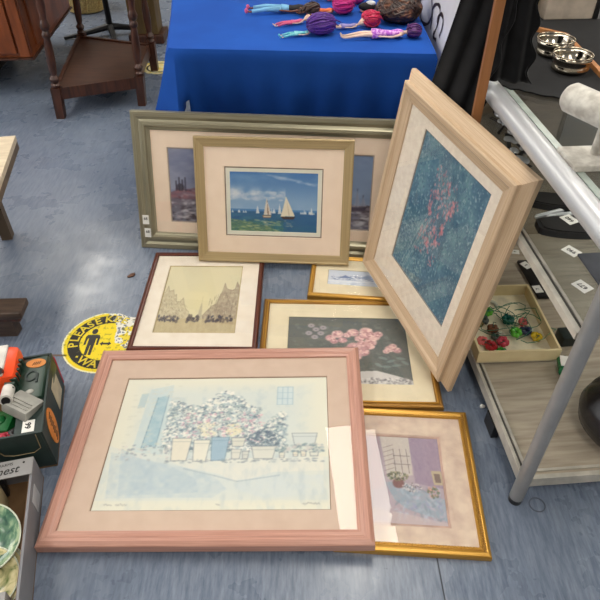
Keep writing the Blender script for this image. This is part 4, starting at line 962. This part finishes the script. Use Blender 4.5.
bm = B(); box(bm, .004, CW-.004, .01, CL-.01, .568, .574); obj('glass_shelf', bm, M_mgl, t)
bm = B(); box(bm, -.010, .002, .020, CL-.02, .562, .580); box(bm, .010, .016, .020, CL-.02, .575, .580); obj('shelf_track', bm, M_tr, t)
bm = B(); box(bm, .0025, .0095, .020, CL-.02, .5745, .577); obj('track_channel', bm, M_chn, t)
bm = B(); box(bm, .008, CW, .014, CL, .060, .082); obj('bottom_shelf', bm, M_lam, t)
bm = B(); box(bm, .001, .010, .006, CL, .052, .086, .001); box(bm, .016, .023, .02, CL, .083, .088); box(bm, .001, CW, .004, .016, .052, .086, .001); box(bm, .03, CW, .024, .031, .083, .088); obj('bottom_track', bm, M_tr, t)
bm = B(); box(bm, .0105, .0155, .02, CL, .0825, .0845); obj('bottom_channel', bm, M_chn, t)
bm = B(); box(bm, -.002, .018, .19, .25, .0, .052, .002); obj('support_block', bm, M_bp, t)
bm = B(); box(bm, .02, CW-.02, CL-.012, CL-.004, .05, .755); obj('back_panel', bm, mat('beige_back_panel', (150, 136, 116), .6, rgb2=(134, 120, 102), scale=(8, 8, 60)), t, label='beige board closing the far end')
# items: on the bottom shelf
SZ = .0825
M_tray = mat('cream_tray_board', (232, 214, 170), .6, rgb2=(224, 204, 158)); 
tx, ty, tr_ = .520, 1.205, 2.5
t = thing('cream_tray', 'cream wooden tray of bright tangled beads on the cabinet bottom shelf', 'tray', (tx, ty, SZ+.006), (0, 0, R_(tr_)))
t.location.z = SZ+.0065
TWd, TLn = .245, .30
bm = B(); box(bm, 0, TWd, 0, TLn, 0, .005); obj('tray_base', bm, mat('cream_lining', (244, 232, 204), .7), t)
bm = B()
for a in ((0, TWd, 0, .007), (0, TWd, TLn-.007, TLn), (0, .007, .007, TLn-.007), (TWd-.007, TWd, .007, TLn-.007)): box(bm, *a, .005 if 0 else 0, .045, .001)
obj('tray_sides', bm, M_tray, t)
cols = {'green': (70, 190, 60), 'teal': (14, 92, 84), 'navy': (34, 40, 78), 'yellow': (232, 196, 40), 'pink': (222, 70, 92), 'red': (186, 44, 50), 'olive': (120, 100, 50), 'lime': (110, 206, 70), 'white': (224, 222, 206), 'grey': (90, 96, 92), 'coral': (232, 110, 110), 'brown': (130, 80, 56)}
MC = {k: mat(k+'_glass_bead', v, .2) for k, v in cols.items()}
def trw(x, y, z): M = T3(tx, ty, SZ+.0065, 0, 0, R_(tr_)); return M @ Vector((x, y, z))
blobs = [('lime', .085, .200, .018), ('teal', .140, .160, .020), ('lime', .148, .105, .018), ('navy', .178, .110, .019), ('yellow', .205, .085, .018), ('coral', .185, .150, .015), ('olive', .045, .150, .014), ('brown', .082, .125, .018), ('grey', .065, .165, .016), ('red', .055, .050, .019), ('pink', .095, .065, .019), ('coral', .035, .075, .016), ('green', .080, .030, .014), ('yellow', .035, .165, .013), ('grey', .080, .090, .014), ('white', .100, .100, .012), ('white', .200, .120, .010)]
for i, (c, x, y, r) in enumerate(blobs):
    r *= 1.2
    p = trw(x, y, .0055); t = thing('bead_charm', '%s glass bead cluster lying in the cream tray%s' % (c, {0: ' at its back left', 1: ' near the middle', 2: ' right of centre', 9: ' at its front left', 12: ' at its front edge'}.get(i, '')), 'bead', p, (0, 0, i), 'bead clusters in the cream tray')
    bm = B(); rr = random.Random(i)
    for k in range(7): a = k*.9; ball(bm, (r*.5*math.cos(a), r*.5*math.sin(a), r*rr.uniform(.45, .8)), (r*.42, r*.36, r*.40), 8)
    for v in bm.verts: v.co.z = max(v.co.z, 0)
    obj('beads', bm, MC[c], t, smooth='all')
    bm = B(); tube(bm, [(0, 0, r*.8), (r*.4, r*.4, r*1.3), (r*.9, r*.2, r*1.0)], .0012, 5); obj('cord_loop', bm, MC['teal'], t)
for i in range(6):
    bm = B(); rr = random.Random(40+i); cx, cy = [(.155, .19), (.15, .175), (.18, .16), (.10, .15), (.19, .11), (.12, .13)][i]; R1 = .045+.006*i
    pts = [trw(cx+R1*math.cos(k*.35+i)*(1+.15*math.sin(k*1.7+i)), min(max(cy+R1*.8*math.sin(k*.35+i), .012), .285), .03+.012*math.sin(k*.9+i)) for k in range(18)]
    pts = [Vector((p.x, p.y, p.z)) for p in pts]
    o = obj('cord', bm if not tube(bm, pts, .0012, 5) else bm, mat('green_cord', (40, 120, 84), .5) if i == 0 else bpy.data.materials['green_cord'], smooth='all'); tag(o, 'thin green cord looping over the beads in the cream tray', 'cord', 'green cords in the cream tray')
for i, (x, y, a) in enumerate([(.070, .262, 20), (.10, .245, -30), (.045, .235, 60)]):
    p = trw(x, y, .010); bm = B(); aa = R_(a); tube(bm, [p+Vector((.028*math.cos(k*.5+aa), .016*math.sin(k*.5+aa), 0)) for k in range(8)], .0055, 8)
    o = obj('ivory_bangle', bm, MC['white'], smooth='all'); tag(o, 'curved ivory piece at the back of the cream tray', 'bangle', 'ivory pieces in the cream tray')
def shelf_item(label, x, y, z, w, d, h, m, name='box', cat='box', lab=None, rz=5, group=None, bev=.003):
    t = thing(name, label, cat, (x, y, z), (0, 0, R_(rz)), group)
    bm = B(); box(bm, -w/2, w/2, -d/2, d/2, 0, h, bev); obj('body', bm, m, t, smooth=True)
    return t
def card(label, x, y, z, rz, w=.028, d=.036, txt='660'):
    t = thing('price_card', label, 'label', (x, y, z), (0, 0, R_(rz)), 'price cards in the glass cabinet')
    bm = B(); box(bm, -w/2, w/2, -d/2, d/2, 0, .001); obj('card', bm, M_label, t)
    me = text_bm(txt, d*.42, T3(0, 0, .0014, 0, 0, R_(90 if d > w else 0)), .0002, bold=.0002); o = bpy.data.objects.new('lettering', me); COL.objects.link(o); me.materials.append(M_ink); o.parent = t
shelf_item('flat black box on bottom shelf behind the cream tray', .825, 1.60, SZ, .085, .20, .012, M_bp, 'jewellery_box')
bm = None
card('white price card on black box nearest the cream tray', .798, 1.535, SZ+.0125, 8, txt='7')
card('white price card on bottom shelf behind the cream tray', .796, 1.665, SZ+.0125, 30, txt='5')
card('white price card furthest back beside the limed oak frame', .785, 1.76, SZ, -10, .03, .024, txt='61')
shelf_item('small dark box right of the cream tray', .828, 1.305, SZ, .07, .05, .035, mat('dark_green_black_box', (34, 44, 42), .3), 'jewellery_box')
t = thing('small_bottle', 'small green bottle with white label before the cream tray corner', 'bottle', (.765, 1.175, SZ+.022), (0, 0, R_(-12)))
bm = B(); tube(bm, [(0, -.045, 0), (0, -.025, 0), (0, -.02, 0), (0, .03, 0)], [.008, .009, .018, .018], 16); obj('bottle_body', bm, mat('green_bottle_glass', (30, 110, 66), .2), t, smooth=True)
bm = B(); box(bm, -.014, .014, -.012, .028, .0165, .0185); obj('label', bm, M_label, t)
t = thing('black_vase', 'large round black ribbed vase lying on the bottom shelf at right', 'vase', (.842, .955, SZ), (0, 0, 0))
bm = B(); lathe(bm, [(.05, 0), (.085, .012), (.115, .05), (.122, .085), (.112, .12), (.09, .145), (.088, .150), (.084, .150), (.084, .152), (.079, .154), (.076, .162), (.070, .162), (.066, .170), (.05, .175), (.046, .17), (.07, .14), (.10, .09), (.05, .02)], 40); obj('vase_body', bm, mat('black_glaze', (24, 23, 24), .25), t, smooth='all')
bm = B()
for k in range(5): lathe(bm, [(.118-.006*k-.001, .075+.014*k), (.121-.006*k, .078+.014*k), (.118-.006*k-.001, .081+.014*k)], 40, None, True)
obj('ribs', bm, mat('dark_ribbed_glaze', (66, 62, 60), .3), t, smooth='all')
t = thing('beaded_purse', 'pink beaded item at right edge behind the black vase', 'purse', (.930, 1.135, SZ)); bm = B(); rr = random.Random(3)
for k in range(60): a = rr.uniform(0, 6.28); z = rr.uniform(0, .09); ball(bm, (.04*math.cos(a), .03*math.sin(a), .012+z), .012, 6)
obj('beads', bm, mat('dusty_pink_beads', (176, 120, 136), .3, rgb2=(70, 50, 60), scale=(60, 60, 60)), t, smooth='all'); bm = B(); box(bm, -.03, .03, -.02, .02, 0, .09, .01); obj('lining', bm, M_dkw, t)
# on the glass shelf
Z2 = .5745
M_case = mat('black_leather_case', (36, 34, 34), .45, rgb2=(28, 26, 26))
for i, (x, y, rz, w, d, l) in enumerate([(.645, 1.300, -14, .16, .062, 'black oval leather case on the glass shelf, nearer the big frame'), (.662, 1.190, -2, .19, .078, 'black oval leather case with silver label on the glass shelf')]):
    t = thing('leather_case', l, 'case', (x, y, Z2), (0, 0, R_(rz)), 'leather cases on the glass shelf')
    bm = B(); q = [(w/2*max(-1, min(1, 1.15*math.cos(k*.2094))), d/2*math.sin(k*.2094)) for k in range(30)]; prism(bm, q, 0, .016); obj('case_body', bm, M_case, t)
    bm = B(); q = [(a*.9, b*.9) for a, b in q]; prism(bm, q, .016, .019); obj('lid', bm, M_case, t)
for i, (x, y, a) in enumerate([(.618, 1.254, 22), (.650, 1.248, 10)]):
    t = thing('pen_knife', ['silver handled knife between the two black cases', 'second silver handled knife nearer the labelled case'][i], 'knife', (x, y, Z2+.004), (0, 0, R_(a)), 'knives on the glass shelf')
    bm = B(); tube(bm, [(-.045, 0, .0), (-.04, 0, .002), (.03, 0, .002), (.04, 0, 0)], [.003, .006, .006, .004], 10); obj('handle', bm, M_alu, t, smooth=True)
    bm = B(); prism(bm, [(.04, -.004), (.08, -.001), (.08, .002), (.04, .004)], -.001, .001); obj('blade', bm, M_alu, t)
card('silver price card on the labelled black case', .645, 1.205, Z2+.0195, 25, .030, .036, '660')
card('price card lying on glass shelf between case and dark tray', .622, 1.105, Z2, 35, .030, .036, '990')
card('price card nearest the front of the glass shelf', .603, .980, Z2, 30, .030, .036, '677')
t = thing('dark_tray', 'smoky dark tray on the glass shelf', 'tray', (.70, 1.02, Z2), (0, 0, R_(4.65))); bm = B(); box(bm, -.065, .085, -.08, .075, 0, .006, .002); obj('tray_base', bm, mat('slate_grey_felt', (74, 76, 84), .8), t)
rr = random.Random(9)
for i in range(12):
    y = 1.50+.030*i; x = .632+rr.uniform(-.028, .022)+(i % 3)*.006
    nm = ('watch', 'silver and dark wristwatch in the row behind the big frame') if i % 2 else ('silver_spoon', 'silver spoon in the dark row behind the big frame')
    t = thing(nm[0], nm[1], nm[0].split('_')[-1], (x, y, Z2), (0, 0, R_(rr.uniform(-40, 40))), nm[0]+' row under the counter glass')
    if i % 2:
        bm = B(); lathe(bm, [(.012, .004), (.014, .005), (.014, .010), (.012, .011)], 20); obj('dial', bm, M_alu, t, smooth=True)
        bm = B(); box(bm, -.006, .006, -.045, .045, 0, .004, .001); obj('strap', bm, M_case, t)
    else:
        bm = B(); ball(bm, (0, .02, .006), (.013, .018, .006), 12); obj('bowl', bm, M_alu, t, smooth='all')
        bm = B(); tube(bm, [(0, .004, .004), (0, -.05, .004)], [.003, .005], 8); obj('handle', bm, M_case, t, smooth=True)
# on the counter top
Z3 = CH+.0125
M_velv = mat('black_velvet', (20, 20, 22), .95, rgb2=(13, 13, 15), scale=(30, 30, 30), spec=.1, sheen=.12)
M_oak = mat('golden_oak_strip', (188, 130, 78), .45, rgb2=(160, 104, 58), scale=(50, 50, 6))
bm = B(); rr = random.Random(2)
poly = [(.640, 2.02), (.610, 1.83), (.505, 1.76), (.495, 1.515)]+[(.495+.006+.015*k+rr.uniform(-.003, .003), 1.505-.0095*k+rr.uniform(-.006, .006)) for k in range(1, 12)]+[(.72, 1.392), (.80, 1.40), (1.10, 1.42), (1.10, 2.06)]
prism(bm, poly, CH+.0145, CH+.0180); o = obj('velvet_cloth', bm, M_velv); tag(o, 'black velvet cloth spread over the far end of the glass counter', 'cloth')
Z4 = CH+.0182
t = thing('display_table', 'black topped table behind the glass counter carrying the beige box', 'table', (.90, 2.20, 0), (0, 0, R_(4.65)))
bm = B(); box(bm, -.285, .40, -.285, .30, .755, CH+.0140, .003); obj('tabletop', bm, M_bp, t)
for x, y in ((-.25, -.25), (.37, -.25), (-.25, .26), (.37, .26)):
    bm = B(); tube(bm, [(x, y, 0), (x, y, .755)], .014, 12); obj('leg', bm, M_bm, t, smooth=True)
t = thing('wooden_edging', 'golden oak edging strip round the black velvet display', 'display tray', (0, 0, 0))
def strip(a, b, w=.013, h=.012):
    a, b = Vector((*a, 0)), Vector((*b, 0)); d = (b-a).normalized(); n = Vector((-d.y, d.x, 0))*w/2; bm = B(); prism(bm, [(a-n).xy, (b-n).xy, (b+n).xy, (a+n).xy], Z4, Z4+h); return bm
for a, b in (((.655, 1.958), (.692, 1.950)), ((.692, 1.950), (.792, 1.865)), ((.792, 1.865), (.782, 1.44))): obj('strip', strip(a, b), M_oak, t)
def bowl(label, x, y, r):
    t = thing('silver_bowl', label, 'bowl', (x, y, Z4), (0, 0, 0), 'silver bowls on the black velvet')
    bm = B(); lathe(bm, [(r*.80, 0), (r*.94, .005), (r*.98, .012), (r*.91, .018), (r*.93, .026), (r, .032), (r*1.0, .040), (r*.95, .042), (r*.90, .036), (r*.86, .014), (r*.6, .006), (.0005, .005)], 48)
    obj('bowl_body', bm, mat('polished_silver', (206, 196, 180), .12, 1, rgb2=(196, 186, 168)) if 'polished_silver' not in bpy.data.materials else bpy.data.materials['polished_silver'], t, smooth='all')
    bm = B(); lathe(bm, [(r*.98, .041), (r*1.03, .043), (r*1.03, .0455), (r*.98, .0455)], 48, None, True); obj('rim', bm, bpy.data.materials['polished_silver'], t, smooth='all')
bowl('round silver bowl on black velvet, farther of the pair', .709, 1.722, .050); bowl('round silver bowl on black velvet, nearer of the pair', .715, 1.602, .050)
M_vel2 = mat('pale_grey_velvet', (206, 202, 192), .85, rgb2=(168, 162, 152), scale=(50, 50, 50), sheen=.3)
t = thing('bracelet_stand', 'pale grey velvet T bar bracelet stand on the glass counter', 'jewellery stand', (.598, 1.120, Z3+.002), (0, 0, R_(4)))
bm = B(); box(bm, -.058, .050, -.050, .036, 0, .014, .003); obj('base', bm, M_vel2, t)
bm = B(); tube(bm, [(.006, 0, .014), (.006, 0, .105)], .010, 16); obj('post', bm, M_vel2, t, smooth=True)
bm = B(); tube(bm, [(-.062, .044, .118), (-.059, .037, .118), (.032, -.160, .118), (.034, -.165, .118)], [.024, .029, .029, .024], 24); obj('bar', bm, M_vel2, t, smooth=True)
t = thing('cardboard_box', 'tall beige box behind the velvet counter at top right', 'box', (.86, 2.10, CH+.018), (0, 0, R_(4)))
bm = B(); box(bm, -.085, .075, -.06, .12, 0, .42, .003); obj('carton', bm, mat('beige_box_card', (196, 182, 166), .7), t); bm = B(); box(bm, .076, .089, -.066, .12, 0, .42, .002); obj('dark_corner_edge', bm, M_bp, t)
t = thing('jewellery_case', 'open dark grey jewellery case at the far end of the counter', 'case', (.68, 2.07, CH+.0182), (0, 0, R_(-24)))
bm = B(); box(bm, -.12, .06, -.05, .06, 0, .02, .003); obj('case_base', bm, mat('charcoal_case', (56, 54, 56), .5), t); bm = B(); box(bm, -.02, .07, .03, .045, .02, .10, .003); obj('case_lid', bm, M_bp, t)
bm = B(); box(bm, .0, .03, -.045, -.02, .020, .021); obj('price_label', bm, M_label, t)
t = thing('pale_vase', 'cream rounded vase by the jewellery case at top right', 'vase', (.755, 2.12, CH+.0182)); bm = B(); lathe(bm, [(.02, 0), (.032, .03), (.036, .07), (.024, .12), (.012, .15), (.015, .17), (.010, .17), (.0005, .02)], 24); obj('vase_body', bm, mat('cream_glaze', (214, 192, 150), .3), t, smooth='all')
# wooden post with cross bar and hanging black velvet
M_oakd = mat('brown_oak_post', (150, 98, 54), .5, rgb2=(128, 80, 42), scale=(60, 60, 6))
t = thing('wooden_display_stand', 'golden brown wooden upright rising behind the big limed frame', 'stand', (.448, 1.452, 0))
bm = B(); box(bm, -.0115, .0115, -.009, .009, 0.02, 1.35, .002); obj('upright', bm, M_oakd, t)
bm = B(); box(bm, -.02, .02, -.05, .25, 0, .02, .003); obj('foot', bm, M_oakd, t)
bm = B(); box(bm, -.022, .14, .022, .036, 1.262, 1.280, .002); obj('crossbar', bm, M_oakd, t)
bm = B(); box(bm, -.0115, .0115, .009, .022, 1.262, 1.280); obj('bracket', bm, M_oakd, t)
def drape(label, top0, top1, bot0, bot1, z1, z0, waves, amp, ph=0, curve=0, z0l=None):
    bm = B()
    def f(u, v):
        a = Vector(top0).lerp(Vector(top1), u); b = Vector(bot0).lerp(Vector(bot1), u); p = a.lerp(b, v**1.15); zz = z0l if (z0l is not None and u < .3) else z0
        w = amp*(.25+.75*v)*math.sin(u*waves*6.283+ph+v*.8)
        e = .010*math.sin(v*37+ph)*v*(1 if u > .97 else 0)
        return Vector((p.x+e+curve*math.sin(v*3.14)*.5, p.y+w, z1+(zz-z1)*v))
    grid(bm, 44, 50, f)
    o = obj('velvet_drape', bm, M_velv, smooth='all'); tag(o, label, 'drape'); s = o.modifiers.new('t', 'SOLIDIFY'); s.thickness = .002
drape('black velvet drape left of the wooden upright, beside the white banner', (.430, 1.56), (.548, 1.53), (.362, 1.66), (.456, 1.487), 1.26, .70, 2.6, .012, .4)
drape('black velvet drape right of the wooden upright, hanging to the glass counter', (.462, 1.525), (.540, 1.515), (.466, 1.510), (.572, 1.480), 1.26, .815, 2.2, .010, 1.4)

# ------------------------------------------------------------------ litter on the floor
bm = B(); rr = random.Random(5)
q = [(.016*math.cos(k*.7)*rr.uniform(.6, 1.1), .010*math.sin(k*.7)*rr.uniform(.6, 1.1)) for k in range(9)]; prism(bm, q, 0, .004, T3(-.622, 1.722, .0005, 0, 0, .6)); tube(bm, [(-.622, 1.72, .004), (-.612, 1.735, .006)], .0015, 5)
o = obj('dry_leaf', bm, mat('dry_leaf_brown', (104, 70, 52), .8)); tag(o, 'small dry brown leaf on the floor left of the mahogany frame', 'leaf')
bm = B(); ball(bm, (.534, 1.112, .005), (.008, .006, .005), 8, jitter=.2); o = obj('paper_scrap', bm, M_label); tag(o, 'white scrap on the floor beside the cabinet bottom shelf', 'scrap')
bm = B(); ball(bm, (.622, .872, .003), (.005, .004, .003), 8, jitter=.2); o = obj('paper_scrap', bm, M_label); tag(o, 'tiny white scrap on the floor in front of the cabinet', 'scrap')
bm = B(); lathe(bm, [(.018, 0), (.0205, .0), (.0205, .002), (.018, .002)], 30, T3(.603, .800, .0), True); o = obj('rubber_ring', bm, mat('dull_grey_rubber', (88, 94, 108), .6), smooth=True); tag(o, 'thin grey rubber ring on the floor by the cabinet foot', 'ring')

# ------------------------------------------------------------------ camera, world, look
cd = bpy.data.cameras.new('camera'); cam = bpy.data.objects.new('camera', cd); COL.objects.link(cam)
cam.location = (0, 0, 1.4); cam.rotation_euler = (math.pi/2-math.atan(529/600), 0, 0)
cd.sensor_width = 36; cd.sensor_fit = 'HORIZONTAL'; cd.lens = 36.0; cd.clip_start = .02
SC.camera = cam
w = bpy.data.worlds.new('world'); SC.world = w; w.use_nodes = True; w.node_tree.nodes['Background'].inputs[0].default_value = (.8, .85, .9, 1); w.node_tree.nodes['Background'].inputs[1].default_value = .3
SC.view_settings.view_transform = 'Standard'; SC.view_settings.look = 'None'; SC.view_settings.gamma = 1; SC.view_settings.use_curve_mapping = False
SC.view_settings.exposure = -0.06
